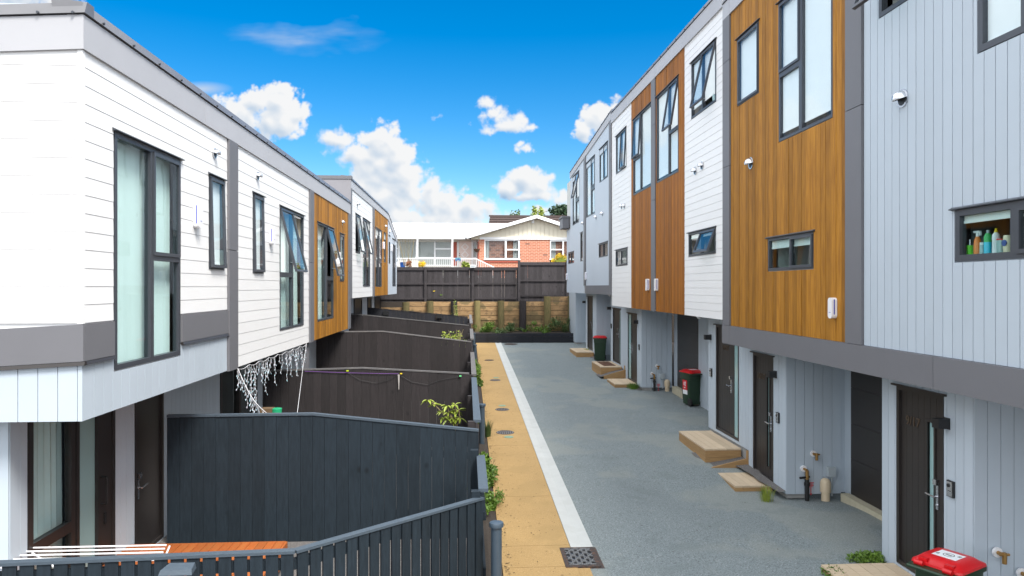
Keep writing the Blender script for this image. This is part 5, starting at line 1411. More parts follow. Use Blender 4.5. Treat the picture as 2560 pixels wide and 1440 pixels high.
# ================================================================ TREES AND PLANTS
L_DARK = leafmat('dark_pine_foliage', (.035, .075, .028), (.016, .040, .018))
L_MID = leafmat('mid_green_foliage', (.075, .13, .03), (.035, .07, .018))
L_YEL = leafmat('yellow_blossom', (.80, .56, .01), (.62, .42, .01))
L_YG = leafmat('yellow_green_leaves', (.30, .36, .05), (.16, .22, .03))
L_SHR = leafmat('fresh_green_leaves', (.13, .23, .022), (.055, .12, .015))
L_DRY = leafmat('dry_red_leaves', (.35, .12, .04), (.20, .08, .03))
M_BARK = mat('brown_bark', (.09, .065, .045), .9, .4, 8, .5, 20, stretch=(5, 5, 1))
M_STEM = mat('pale_stem', (.30, .24, .12), .8, .3, 8)
def tree(name, label, x, y, z0, h, crown, n, size, lm, seed, group=None, tr=.14, conifer=False):
    rg = random.Random(seed); r = thing(name, label, 'tree', (x, y, z0), group)
    b = MB(); b.cyl((x, y, z0), (x + .1, y, z0 + h * .9), tr, tr * .35, k=8)
    for i in range(7):
        t = rg.uniform(.35, .85); a = rg.uniform(0, 6.3); l = crown[0] * .7
        b.cyl((x, y, z0 + h * t), (x + l * math.cos(a), y + l * math.sin(a), z0 + h * t + l * .5), tr * .35, tr * .1, k=6)
    obj('trunk', b, M_BARK, r)
    b = MB()
    for i in range(crown[2]):
        a = rg.uniform(0, 6.3); q = rg.uniform(.1, 1) * crown[0]; zz = z0 + h * rg.uniform(.45, 1)
        if conifer: q *= (1 - (zz - z0) / h) * 1.5 + .25
        rr = crown[1] * rg.uniform(.5, 1.1)
        leaf_cloud(b, (x + q * math.cos(a), y + q * math.sin(a), zz), (rr * (1.5 if conifer else 1), rr * (1.5 if conifer else 1), rr * (.38 if conifer else .7)), n, size, rg, hang=.2)
    obj('crown', b, lm, r); return r
gt_ = 'trees beyond the roofs'
for (px, py, Y, h, cr, n, sz, lm, nm, lab, cf) in (
        (1412, 514, 80, 11, (2.6, 1.1, 26), 170, .34, L_DARK, 'conifer', 'dark spreading conifer beside the end of the right terrace', True),
        (1270, 529, 78, 9, (1.2, .6, 13), 70, .24, L_MID, 'leafy_tree', 'small round treetop above the dark tiled roof', False),
        (1204, 546, 74, 8, (1.3, .45, 10), 60, .2, L_MID, 'leafy_tree', 'low treetop just left of the dark tiled roof', False)):
    x, z = onY(Y, px, py); tree(nm, lab, x, Y, .5, z - .5, cr, n, sz, lm, int(px), gt_, conifer=cf)
for px, py, hh, lab in ((1337, 519, 1.2, 'thin yellow-green sapling tip leaning beside the gable peak'), (1352, 524, .9, 'stubby yellow-green treetop right of the gable peak')):
    x, z = onY(58, px, py); r = thing('sapling', lab, 'tree', (x, 58, .5), gt_); b = MB(); b.cyl((x + .3, 58, .5), (x, 58, z - .2), .06, .02, k=6); obj('trunk', b, M_BARK, r)
    b = MB(); rg = random.Random(int(px)); leaf_cloud(b, (x, 58, z - hh * .4), (.22, .3, hh * .6), 260, .16, rg, shell=.2); leaf_cloud(b, (x + .25, 58, z - hh), (.3, .3, .4), 120, .16, rg); obj('crown', b, L_YG, r)

def shrub(name, label, cat, x, y, z, rx, rz, n, size, lm, seed, stems=5, ry=None, group=None):
    rg = random.Random(seed); r = thing(name, label, cat, (x, y, z), group); b = MB()
    for i in range(stems):
        a = rg.uniform(0, 6.3); b.cyl((x + .1 * rx * math.cos(a), y + .1 * rx * math.sin(a), z - .05), (x + rx * .6 * math.cos(a), y + (ry or rx) * .6 * math.sin(a), z + rz * rg.uniform(.8, 1.4)), .012, .005, k=5)
    obj('stem', b, M_STEM, r); b = MB()
    for i in range(14):
        a = rg.uniform(0, 6.3); q = rg.uniform(0, 1.05); s = rg.uniform(.16, .42)
        leaf_cloud(b, (x + rx * q * math.cos(a), y + (ry or rx) * q * math.sin(a), z + rz * rg.uniform(.1, 1.35) * (1.15 - .6 * q)), (rx * s, (ry or rx) * s, rz * s * 1.2), int(n / 14 * (s / .3)), size * rg.uniform(.7, 1.2), rg, shell=.15)
    obj('foliage', b, lm, r); return r
x, z = onY(YT + .6, 1399, 660); r_ = shrub('yellow_bush', 'bright yellow flowering bush rising over the taller part of the boundary fence', 'bush', x, YT + .6, z - .1, .42, .42, 1500, .075, L_YEL, 5)
b = MB(); rg = random.Random(8)
for i in range(26):
    a = rg.uniform(0, math.pi); l = rg.uniform(.35, .62); c0 = Vector((x, YT + .25, z + .12)); t = c0 + Vector((math.cos(a) * l, -.06, math.sin(a) * l * .8)); w = Vector((-math.sin(a), 0, math.cos(a))) * .02
    b.add([c0 - w, c0 + w, t], [(0, 1, 2)])
obj('spiky_leaves', b, L_YG, r_)
x, z = onY(YH - 1, 1056, 664); shrub('yellow_bush', 'small yellow flowering bush in front of the white balustrade', 'bush', x, YH - 1, z - .1, .27, .36, 900, .07, L_YEL, 6)
x, z = onY(YH - 1, 1020, 664)
r_ = shrub('dry_shrub', 'dry reddish shrub with long bare canes by the white balustrade', 'shrub', x, YH - 1, z - .1, .35, .34, 500, .07, L_DRY, 7)
b = MB(); rg = random.Random(4)
for i in range(11):
    xx = x + rg.uniform(-.35, .2); tx = xx + rg.uniform(-.5, .5); b.tube([(xx, YH - 1, z), (xx + (tx - xx) * .4, YH - 1, z + .9), (tx, YH - 1, z + rg.uniform(1.5, 2.6))], .009, 5)
obj('cane', b, M_STEM, r_)['kind'] = 'stuff'
x, z = onY(YH - .8, 1163, 664); shrub('potted_grass', 'pale grassy plant in front of the front door', 'plant', x, YH - .8, z - .1, .3, .3, 500, .12, L_YG, 9)
x, z = onY(YT - .35, 1140, 764); r_ = shrub('weed', 'tall wispy weed growing in front of a round post of the retaining wall', 'weed', x, YT - .75, z - .9, .25, .8, 420, .05, L_YG, 19, 9)
# climbers and shrubs along the foot of the retaining wall
for i, (px, w_, h_, lab) in enumerate(((1212, .6, .42, 'green shrub at the foot of the retaining wall behind the farthest bollard'), (1275, .7, .26, 'low green shrub at the foot of the retaining wall, middle of the bed'),
                                       (1338, .65, .34, 'green shrub at the foot of the retaining wall beside the dark post'), (1408, .6, .6, 'dark green shrub climbing the right end of the retaining wall'))):
    x = onY(YE + 1.1, px)[0]; shrub('bed_shrub', lab, 'shrub', x, YE + 1.1, zt_ - .02, w_, h_, 1500, .07, L_SHR if i in (0, 2) else L_MID, 30 + i, group='shrubs below the retaining wall')

# ================================================================ THINGS IN THE LANE
def deck(label, pts_top, zb_px, planks, seed=1, extra=None, near=None):
    """timber landing against the right wall: pts = (near-left px,py), (near-right px), (far px on the wall)"""
    (nlx, nly), nrx, fpx = pts_top
    yn, zt = onX(XD, nrx, 0)[0], None
    d_y = yn
    # height from the near-left corner, which lies in the same upright plane as the near-right one
    x0, z = onY(yn, nlx, nly)
    yf = YD(fpx); x1 = XD - .025
    r = thing('timber_step', label, 'step', ((x0 + x1) / 2, (yn + yf) / 2, gz(yn)), 'timber landings at the front doors')
    rg = random.Random(seed); k = max(3, round((x1 - x0) / .14)); p = (x1 - x0) / k
    for i in range(k):
        a = x0 + i * p; obj('deck_board', MB().box(a + .003, a + p - .003, yn, yf, z - .03, z + rg.uniform(-.001, .001)), M_DECK, r)
    zb = gz(yn) + min(0, dip(x0, yn)) - .04; nr = max(1, round((z - .03 - zb) / .14)); h = (z - .03 - zb) / nr
    for j in range(nr):
        obj('riser_board', MB().box(x0 + .004, x1, yn + .006, yn + .03, zb + j * h + .002, zb + (j + 1) * h - .003), M_DECKS, r)
        obj('riser_board', MB().box(x0 + .006, x0 + .03, yn + .032, yf - .01, zb + j * h + .002, zb + (j + 1) * h - .003), M_DECKS, r)
    return r, (x0, x1, yn, yf, z)
deck('two-plank-high timber landing below door 11/17, middle of the terrace', ((1763, 1122.5), 1856.5, 1780), 1154, 6, 1)
deck('low timber landing below door 10/17 with a grass tuft at its corner', ((1838, 1215), 1935.5, 1885), 1229, 6, 2)
dn, dq = deck('timber landing at door 9/17, cut off by the bottom edge', ((2165, 1500), 2375, 2239), 1500, 6, 3)
d5_, q5 = deck('timber landing with a brown doormat just behind the middle bin', ((1502, 917), 1556.5, 1530), 932, 6, 4)
deck('low timber landing in front of the door beside the second tap wall', ((1537, 960), 1594, 1571), 969, 6, 5)
deck('farthest timber landing, beyond the small green bin', ((1441.5, 880.5), 1485.6, 1465.5), 886.5, 6, 6)
mm = MB(); mm.box(q5[0] + .15, q5[1] - .15, q5[2] + .25, q5[3] - .2, q5[4] + .001, q5[4] + .014)
tag(obj('doormat', mm, mat('brown_coir', (.11, .045, .022), .95, .3, 60, .8, 90)), 'brown doormat on the far timber landing', 'doormat')
# small triangular edging boards between landings
def wedge(yn_px, tip, top, bot, label, seed):
    Yw = YD(yn_px); x0, z0 = onY(Yw, *tip); x1, z1 = onY(Yw, *top); _, zb = onY(Yw, *bot); zb -= .05
    r = thing('edging_board', label, 'edging', (x1, Yw, zb))
    obj('sloping_board', MB().poly([(x0, Yw, zb), (x1, Yw, zb), (x1, Yw, z1), (x0, Yw, z0)], (0, .04, 0)), M_DECKS, r)
    obj('corner_peg', MB().box(x1 + .002, x1 + .09, Yw - .03, Yw + .06, zb, z1 + .14), M_DECKS, r)
    # gravel bed behind the edging
    b = MB(); y2 = Yw + .9; b.add([(x0 - .1, Yw + .045, z0 - .03), (XD + .02, Yw + .045, z1 - .05), (XD + .02, y2, z1 + .02), (x0 - .1, y2, gz(y2) + .012)], [(0, 1, 2, 3)])
    obj('gravel_fill', b, M_GRAVEL, r)['kind'] = 'stuff'
wedge(1872, (1780, 1169), (1868, 1147), (1780, 1178), 'sloping timber edging between the landings of doors 11/17 and 10/17', 1)
wedge(1564, (1510, 940), (1561, 925), (1510, 944), 'sloping timber edging between the two far landings', 2)
# gravel margins along the wall feet
for (ya, yb, w_) in ((YD(2208) - .2, YD(2437) - .3, .9), (YD(1773), y8a, .55), (YD(1528), y6a, .6), (y4b, y4a, .45)):
    ya, yb = min(ya, yb), max(ya, yb); b = MB(); rg = random.Random(int(ya * 10)); n = 24; vs = []
    for i in range(n + 1):
        y = ya + (yb - ya) * i / n; e = .12 + .2 * math.sin(math.pi * i / n) * w_ + rg.uniform(-.03, .03)
        vs += [(XD - e, y, gz(y) + .005), (XD + .05, y, gz(y) + .03)]
    b.add(vs, [(2 * i, 2 * i + 1, 2 * i + 3, 2 * i + 2) for i in range(n)])
    struct('gravel_margin', b, M_GRAVEL)

# wheelie bins
def bin_(label, X, Y, rz, H_=.93, seed=1, sticker=None):
    r = thing('wheelie_bin', label, 'bin', (0, 0, 0), 'red-lidded wheelie bins')
    w, d = .48 * H_ / .93, .50 * H_ / .93
    zt = H_ - .09
    def sec(z, ww, dd, rr=.04):
        pts = []
        for (cx, cy, a0) in ((ww / 2 - rr, dd / 2 - rr, 0), (-ww / 2 + rr, dd / 2 - rr, 90), (-ww / 2 + rr, -dd / 2 + rr, 180), (ww / 2 - rr, -dd / 2 + rr, 270)):
            for i in range(4): t = R(a0 + 30 * i); pts.append((cx + rr * math.cos(t), cy + rr * math.sin(t), z))
        return pts
    def loft(b, secs, m=0, cap=True):
        n = len(secs[0]); vs = [q for s in secs for q in s]; fs = []
        for j in range(len(secs) - 1): fs += [(j * n + i, j * n + (i + 1) % n, (j + 1) * n + (i + 1) % n, (j + 1) * n + i) for i in range(n)]
        if cap: fs += [tuple(range(n))[::-1], tuple(range((len(secs) - 1) * n, len(secs) * n))]
        b.add(vs, fs, m)
    b = MB(); loft(b, [sec(.03, w * .78, d * .72), sec(.12, w * .80, d * .76), sec(zt * .80, w * .93, d * .93), sec(zt * .81, w * .97, d * .97), sec(zt - .03, w * .98, d * .99), sec(zt - .028, w * 1.08, d * 1.06), sec(zt + .012, w * 1.08, d * 1.06)])
    obj('body', b, M_BIN, r, smooth=True)
    b = MB(); b.box(-w * .5, w * .5, -d * .53 - .10, -d * .53, zt - .02, zt + .008); b.cyl((-w * .46, -d * .53 - .10, zt + .0), (w * .46, -d * .53 - .10, zt + .0), .017, k=10)
    obj('handle', b, M_BIN, r, smooth=True)
    b = MB(); loft(b, [sec(zt + .013, w * 1.07, d * 1.09), sec(zt + .035, w * 1.06, d * 1.08, .05), sec(zt + .055, w * .93, d * .92, .06), sec(zt + .082, w * .80, d * .74, .06), sec(zt + .086, w * .5, d * .5, .05)])
    b.box(-w * .24, w * .24, d * .46, d * .62, zt + .012, zt + .034)
    b.box(-w * .36, -w * .18, -d * .52, -d * .1, zt + .04, zt + .073); b.box(w * .18, w * .36, -d * .52, -d * .1, zt + .04, zt + .073)
    for s in (-1, 1): b.cyl((s * w * .3 - .04, -d * .53 - .03, zt + .028), (s * w * .3 + .04, -d * .53 - .03, zt + .028), .026, k=10)
    lid = obj('lid', b, M_LID, r, smooth=True, bevel=0)
    for s in (-1, 1):
        wl = obj('wheel', MB().lathe((s * (w * .40) - .025, -d * .42, .10), [(.06, 0), (.10, .004), (.10, .046), (.06, .05)], k=20, axis='X'), M_RUB, r, smooth=True)
    if sticker == 'lid':
        st = MB(); st.box(-.11, .11, -.095, .095, zt + .0865, zt + .0885); s_ = obj('sticker', st, M_PAPER, lid)
        ring_ = MB(); k = 28
        for i in range(k):
            t0, t1 = 2 * math.pi * i / k, 2 * math.pi * (i + 1) / k
            ring_.add([(.05 * math.cos(t0), .05 * math.sin(t0), zt + .0895), (.05 * math.cos(t1), .05 * math.sin(t1), zt + .0895), (.043 * math.cos(t1), .043 * math.sin(t1), zt + .0895), (.043 * math.cos(t0), .043 * math.sin(t0), zt + .0895)], [(0, 1, 2, 3)])
        for i in range(3): ring_.box(-.028, .028, -.012 + i * .011, -.008 + i * .011, zt + .0888, zt + .0895)
        for i in range(4): ring_.box(-.10, -.072, -.05 + i * .012, -.045 + i * .012, zt + .0888, zt + .0895); ring_.box(.07, .10, .01 + i * .012, .015 + i * .012, zt + .0888, zt + .0895)
        obj('sticker_print', ring_, M_BLACK, lid)['kind'] = 'stuff'
    if sticker == 'front':
        st = MB(); f = lambda z: -w * (.40 + .065 * z / zt) - .012
        for (z0, z1, m) in ((.40, .66, 0), (.29, .40, 1)):
            st.hexa([(f(z0) - .002, -.11, z0), (f(z0) - .002, .11, z0), (f(z0) + .03, .11, z0), (f(z0) + .03, -.11, z0), (f(z1) - .002, -.11, z1), (f(z1) - .002, .11, z1), (f(z1) + .03, .11, z1), (f(z1) + .03, -.11, z1)], m)
        for (y_, z_, ww, hh) in ((-.03, .50, .03, .12), (.03, .52, .02, .09), (0, .45, .07, .02)):
            st.box(f(z_) - .010, f(z_) - .003, y_ - ww / 2, y_ + ww / 2, z_, z_ + hh, 1)
        obj('sticker', st, [M_REDP, M_PAPER], r)
        st = MB(); st.box(-.10, .10, -.10, .02, zt + .0865, zt + .089); obj('sticker', st, M_PAPER, lid)
    r.location = (X, Y, gz(Y)); r.rotation_euler = (0, 0, rz)
    return r
Yb1 = 6.6; Xb1 = onY(Yb1, 2372)[0]
bin_('nearest wheelie bin, red lid with a round black-ringed sticker, in front of door 9/17', Xb1, Yb1, R(-62), .85, 1, 'lid')
xb, yb = onG(1733, 1016); bin_('wheelie bin by the garage with a red sticker on its side', xb + .05, yb + .22, R(12), .93, 2, 'front')
xb, yb = onG(1503, 903); bin_('smallest-looking, farthest wheelie bin, plain red lid, beside a timber landing', xb, yb + .25, R(170), .96, 3)

# covers let into the path and driveway
def cover(name, px, py, r_, m, label, iron=True, ring_=True):
    x, y = onG(px, py); z = gz(y) + .0065
    t = thing(name, label, 'manhole cover', (x, y, z), 'round covers in the path')
    def tilt(q): return q
    b = MB(); k = 28
    def circ(rr, zz): return [(x + rr * math.cos(2 * math.pi * i / k), y + rr * math.sin(2 * math.pi * i / k), zz + GS * rr * math.sin(2 * math.pi * i / k)) for i in range(k)]
    b.add(circ(r_, z + .001) + circ(r_, z + .006), [tuple(range(k)), tuple(range(k, 2 * k))] + [(i, (i + 1) % k, k + (i + 1) % k, k + i) for i in range(k)])
    obj('cover_plate', b, m, t)
    if iron:
        b = MB()
        for i in range(-3, 4):
            hw = math.sqrt(max(0, (r_ * .82) ** 2 - (i * r_ * .24) ** 2)); 
            if hw > .03:
                xx = x + i * r_ * .24
                b.hexa([(xx - .012, y - hw, z + .004 - GS * hw), (xx + .012, y - hw, z + .004 - GS * hw), (xx + .012, y + hw, z + .004 + GS * hw), (xx - .012, y + hw, z + .004 + GS * hw), (xx - .012, y - hw, z + .012 - GS * hw), (xx + .012, y - hw, z + .012 - GS * hw), (xx + .012, y + hw, z + .012 + GS * hw), (xx - .012, y + hw, z + .012 + GS * hw)])
        obj('tread_bars', b, M_IRON if m == M_IRONG else m, t)['kind'] = 'stuff'
        b = MB(); A_, B_ = circ(r_ * 1.07, z + .0005), circ(r_ * 1.01, z + .008); b.add(A_ + B_, [(i, (i + 1) % k, k + (i + 1) % k, k + i) for i in range(k)]); obj('rim', b, M_IRON, t)
cover('manhole_cover', 1263, 1082, .185, M_IRONG, 'largest round grey iron cover, nearest on the buff path')
cover('manhole_cover', 1255.5, 1024.5, .165, M_IRONG, 'round grey iron cover second nearest on the path')
cover('manhole_cover', 1238, 951, .165, M_IRONG, 'round grey iron cover third along the path')
cover('manhole_cover', 1223, 901, .18, M_IRON, 'thin dark iron cover farthest along the path')
cover('manhole_cover', 1277, 860.5, .30, M_IRON, 'rusty brown cover at the far end of the driveway')
cover('inspection_cap', 1272, 1093.5, .10, M_GREENC, 'small faded green cap just in front of the largest iron cover', False)
cover('inspection_cap', 1255.5, 1015, .095, M_GREENC, 'small faded green cap just behind the second iron cover', False)
cover('inspection_cap', 1240, 945, .095, M_GREENC, 'small faded green cap just behind the third iron cover', False)

# storm drain grate with wavy bars
gx0, gx1 = onY(YG0, 1415)[0], onY(YG0, 1503)[0]
dg = thing('drain_grate', 'rusty square drain grate with wavy bars at the near end of the pale channel', 'drain grate', ((gx0 + gx1) / 2, (YG0 + YG1) / 2, gz(YG0)))
b = MB()
def gb(x0, x1, y0, y1, z0, z1, bb): bb.hexa([(x0, y0, gz(y0) + z0), (x1, y0, gz(y0) + z0), (x1, y1, gz(y1) + z0), (x0, y1, gz(y1) + z0), (x0, y0, gz(y0) + z1), (x1, y0, gz(y0) + z1), (x1, y1, gz(y1) + z1), (x0, y1, gz(y1) + z1)])
gb(gx0, gx1, YG0, YG0 + .05, .006, .016, b); gb(gx0, gx1, YG1 - .05, YG1, .006, .016, b); gb(gx0, gx0 + .05, YG0 + .05, YG1 - .05, .006, .016, b); gb(gx1 - .05, gx1, YG0 + .05, YG1 - .05, .006, .016, b)
obj('grate_frame', b, M_IRON, dg)
b = MB(); gb(gx0 + .05, gx1 - .05, YG0 + .05, YG1 - .05, .0062, .0075, b); obj('grate_backing', b, mat('near_black_fill', (.006, .005, .005), .3), dg)  # flat near-black sheet right under the bars, no pit modelled
nx, ny = 6, 6
for j in range(ny + 1):
    y_ = YG0 + .05 + (YG1 - YG0 - .1) * j / ny; w_ = .012; pts = 36; b = MB(); vs = []
    for i in range(pts + 1):
        x = gx0 + .05 + (gx1 - gx0 - .1) * i / pts; yy = y_ + .028 * math.sin(i * 2 * math.pi * nx / pts * .5 + (j % 2) * math.pi); yy = min(max(yy, YG0 + .05 + w_), YG1 - .05 - w_)
        vs += [(x, yy - w_, gz(yy) + .008), (x, yy + w_, gz(yy) + .008), (x, yy + w_, gz(yy) + .022), (x, yy - w_, gz(yy) + .022)]
    b.add(vs, [(4 * i + k, 4 * i + 4 + k, 4 * i + 4 + (k + 1) % 4, 4 * i + (k + 1) % 4) for i in range(pts) for k in range(4)]); obj('wavy_bar', b, M_IRONG, dg)
for i in range(1, 6):
    x = gx0 + .05 + (gx1 - gx0 - .1) * i / 6; b = MB(); gb(x - .008, x + .008, YG0 + .05, YG1 - .05, .0078, .018, b); obj('cross_bar', b, M_IRONG, dg)
b = MB(); b.hexa([(LX1 - .001, LY0, gz(LY0) - .05), (1.46, LY0, gz(LY0) - .05), (1.46, YG0 - .02, gz(YG0) - .05), (LX1 - .001, YG0 - .02, gz(YG0) - .05), (LX1 - .001, LY0, gz(LY0) + .006), (1.46, LY0, gz(LY0) + .006), (1.46, YG0 - .02, gz(YG0) + .006), (LX1 - .001, YG0 - .02, gz(YG0) + .006)]); obj('path_slab', b, M_PATH, path)
b = MB(); b.add([(1.462, LY0, gz(LY0)), (1.60, LY0, gz(LY0)), (1.60, YG0 - .02, gz(YG0)), (1.462, YG0 - .02, gz(YG0))], [(0, 1, 2, 3)]); struct('driveway', b, M_DRIVE)
b = MB(); b.add([(LX1 - .02, YG0 - .03, gz(YG0) + .001), (gx1 + .04, YG0 - .03, gz(YG0) + .001), (gx1 + .04, YG1 + .03, gz(YG1) + .001), (LX1 - .02, YG1 + .03, gz(YG1) + .001)], [(0, 1, 2, 3)]); struct('drain_surround', b, M_IRON)

# dead leaves and chips on the path and drive
b = MB(); rg = random.Random(12)
for i in range(900):
    if i > 330: x, y = .43 + abs(rg.gauss(0, .07)), rg.uniform(8, 30)
    elif rg.random() < .75: x, y = rg.uniform(.45, 1.3), rg.uniform(8, 22)
    else: x, y = rg.uniform(1.7, 4.5), rg.uniform(8, 26)
    s = rg.uniform(.006, .020); a = rg.uniform(0, 6.3); c, d_ = math.cos(a) * s, math.sin(a) * s; z = gz(y) + .010
    b.add([(x - c, y - d_, z), (x + d_ * .5, y - c * .5, z + .004), (x + c, y + d_, z), (x - d_ * .5, y + c * .5, z + .002)], [(0, 1, 2, 3)])
tag(obj('leaf_litter', b, mat('dead_leaf', (.05, .035, .025), .9, .5, 30), kind='stuff'), 'scattered dead leaves and grit on the path and driveway', 'leaf litter')

# planting strip
for (px, py, w_, h_, n, lab, lm, sz) in (
        (1194, 968, .20, .62, 2200, 'bright green shrub in the strip between front fence and path, below the third bollard', L_SHR, .05),
        (1192, 935, .20, .60, 1800, 'bright green shrub just behind the other one below the third bollard', L_SHR, .05),
        (1221, 1200, .26, .40, 2400, 'spreading green shrub in the soil strip beside the near path', L_SHR, .05),
        (1226, 1262, .22, .22, 1200, 'low green plant at the near end of the soil strip', L_SHR, .045)):
    x, y = onG(px, py); x = min(x, .42); shrub('path_shrub', lab, 'shrub', x - .05, y, gz(y), w_, h_ * .6, n, sz, lm, int(px + py), group='shrubs in the strip beside the path', ry=w_ * 3)
def grass_tuft(label, x, y, z, r_, h, n, m, seed, name='grass_tuft'):
    rg = random.Random(seed); b = MB()
    for i in range(n):
        a = rg.uniform(0, 6.3); q = rg.uniform(0, r_); hh = h * rg.uniform(.5, 1); bx, by = x + q * math.cos(a), y + q * math.sin(a); l = rg.uniform(.1, .5) * hh
        t = (bx + l * math.cos(a), by + l * math.sin(a), z + hh); w = .0035; pr = (-math.sin(a) * w, math.cos(a) * w)
        md = ((bx * .6 + t[0] * .4), (by * .6 + t[1] * .4), z + hh * .65)
        b.add([(bx - pr[0], by - pr[1], z), (bx + pr[0], by + pr[1], z), (md[0] + pr[0], md[1] + pr[1], md[2]), (md[0] - pr[0], md[1] - pr[1], md[2]), t], [(0, 1, 2, 3), (3, 2, 4)])
    return tag(obj(name, b, m), label, 'grass', 'grass tufts')
x, y = onG(1219, 1092); grass_tuft('grass tuft at the foot of the second nearest bollard', x, y, gz(y), .07, .38, 160, L_MID, 1)
x, y = onG(1190, 1060); grass_tuft('grass behind the second nearest bollard against the fence', .2, y, gz(y), .10, .45, 220, L_SHR, 2)
x, y = onG(1915, 1236); grass_tuft('grass tuft at the near corner of the landing of door 10/17', x, y, gz(y) + dip(x, y), .11, .26, 130, L_YG, 3)
x, y = onG(1583, 972); grass_tuft('grass tuft beside the landing below the second tap wall', x, y, gz(y), .2, .2, 320, L_SHR, 4)
x, y = onG(1470, 884); grass_tuft('grass tuft against the farthest landing', x, y, gz(y), .2, .26, 260, L_YG, 5)
x, y = onG(1816, 1150); grass_tuft('small weed in the gravel behind the sloping edging', x, y + .1, gz(y) + .12, .1, .07, 200, L_SHR, 6)
x, y = onG(1545, 934); grass_tuft('weeds in the gravel between the two far landings', x, y, gz(y) + .08, .3, .16, 260, L_SHR, 8)
x, y = onG(2180, 1404)
b = MB(); rg = random.Random(7)
leaf_cloud(b, (onG(2175, 1400)[0], onG(2175, 1400)[1], gz(8) + .04), (.30, .14, .07), 1800, .028, rg, shell=.1); leaf_cloud(b, (onG(2090, 1440)[0], onG(2090, 1440)[1], gz(8) + .03), (.14, .22, .06), 1100, .028, rg, shell=.1)
tag(obj('moss_patch', b, L_SHR, kind='stuff'), 'mat of low yellow-green ground cover beside the nearest landing', 'ground cover')

# ---------------------------------------------------------------- left yards
# orange deck in the nearest yard
zdk = -3.22
x0, y1 = onY(9.3, 395)[0], 9.3
def onZ(Z, px, py):
    t = (px - 1280) / F; d = -Z * F / (py - 717); return d * (sT + t * cT), d * (cT - t * sT)
pA_, pB_ = onZ(-3.2, 405, 1362), onZ(-3.2, 714, 1352)
od = thing('deck', 'orange stained timber deck behind the slatted fence', 'deck', (-3, 8.6, -3.4))
xr = pB_[0]; yf = (pA_[1] + pB_[1]) / 2; k = 30; xl0 = XW + .02
for i in range(18):
    ww = (xr - xl0) / 18; a = xl0 + i * ww
    obj('deck_board', MB().box(a + .003, a + ww - .003, 6.9, yf, -3.23, -3.20), M_ORANGE, od)
obj('deck_edge', MB().box(xr + .002, xr + .03, 6.9, yf, -3.42, -3.20), M_ORANGE, od); obj('deck_edge', MB().box(xl0, xr, yf + .002, yf + .03, -3.42, -3.205), M_ORANGE, od)
# clothes rack of white bars
cr = thing('clothes_rack', 'white metal clothes drying rack of parallel bars behind the slatted fence', 'drying rack', (-3.5, 6.9, -3.2))
zr = -2.52
q = [onZ(zr, 60, 1370), onZ(zr, 416, 1363), onZ(zr, 400, 1400), onZ(zr, -30, 1410)]
n = 5
for i in range(n):
    t = i / (n - 1); a = [q[0][j] + (q[3][j] - q[0][j]) * t for j in (0, 1)]; c = [q[1][j] + (q[2][j] - q[1][j]) * t for j in (0, 1)]
    b = MB(); b.cyl((a[0], a[1], zr), (c[0], c[1], zr), .0085, k=8); obj('rail', b, M_WPLAS, cr, smooth=True)
for (a, c) in ((q[0], q[3]), (q[1], q[2])):
    b = MB(); b.cyl((a[0] + .03, a[1], zr - .012), (c[0] + .03, c[1], zr - .012), .009, k=8); obj('side_bar', b, M_WPLAS, cr, smooth=True)
for (a, c) in ((q[0], q[2]), (q[3], q[1])):
    b = MB(); b.cyl((a[0], a[1], zr), (c[0], c[1], -3.19), .01, k=8); obj('leg', b, M_WPLAS, cr, smooth=True)
# little wall lamp on the slatted fence
x, z = onY(5.9, 446, 1424)
wl = thing('fence_lamp', 'small blue-grey solar lamp fixed to the outside of the slatted fence', 'lamp', (x, 5.9, z))
obj('lamp_hood', MB().hexa([(x - .13, 5.83, z - .02), (x + .13, 5.83, z - .02), (x + .11, 5.98, z - .02), (x - .11, 5.98, z - .02), (x - .12, 5.85, z + .015), (x + .12, 5.85, z + .015), (x + .10, 5.98, z + .025), (x - .10, 5.98, z + .025)]), M_FCAPB, wl)
obj('lamp_body', MB().box(x - .06, x + .06, 5.92, 5.97, z - .06, z - .021), M_BOLL, wl)
# icicle string lights under the overhang
M_WIRE = mat('white_cable', (.75, .75, .78), .5); M_BULB = mat('clear_iridescent_bulb', (.75, .68, .80), .15, .0, 40, col2=(.35, .65, .72), contrast=2)
sl_ = thing('icicle_lights', 'unlit white icicle string lights hanging under the overhang of the near left block', 'string lights', (XL, YL(680), sL))
rg = random.Random(99); ya, yb = YL(590), YL(764); xe = XL + .02
cab = MB(); pts = []; blb = MB()
nn = 46
for i in range(nn + 1):
    y = ya + (yb - ya) * i / nn; pts.append((xe, y, sL - .02 - .035 * abs(math.sin(i * .55))))
cab.tube(pts, .0035, 5)
def drop_(x, y, z, L_):
    n = int(L_ / .05); p = (x, y, z)
    for j in range(n):
        q = (p[0] + rg.uniform(-.015, .015), p[1] + rg.uniform(-.02, .02), p[2] - .05); cab.cyl(p, q, .0022, k=4, caps=False)
        s = -1 if j % 2 else 1; t = (q[0], q[1] + s * rg.uniform(.02, .05), q[2] - rg.uniform(-.01, .03)); cab.cyl(q, t, .0018, k=4, caps=False)
        blb.cyl(t, (t[0], t[1] + s * .012, t[2] - .022), .006, .004, k=5); p = q
for i in range(nn):
    if rg.random() < .62: drop_(*pts[i], rg.choice([.18, .3, .42, .55, .62]) * (1.15 if i < 12 else .9))
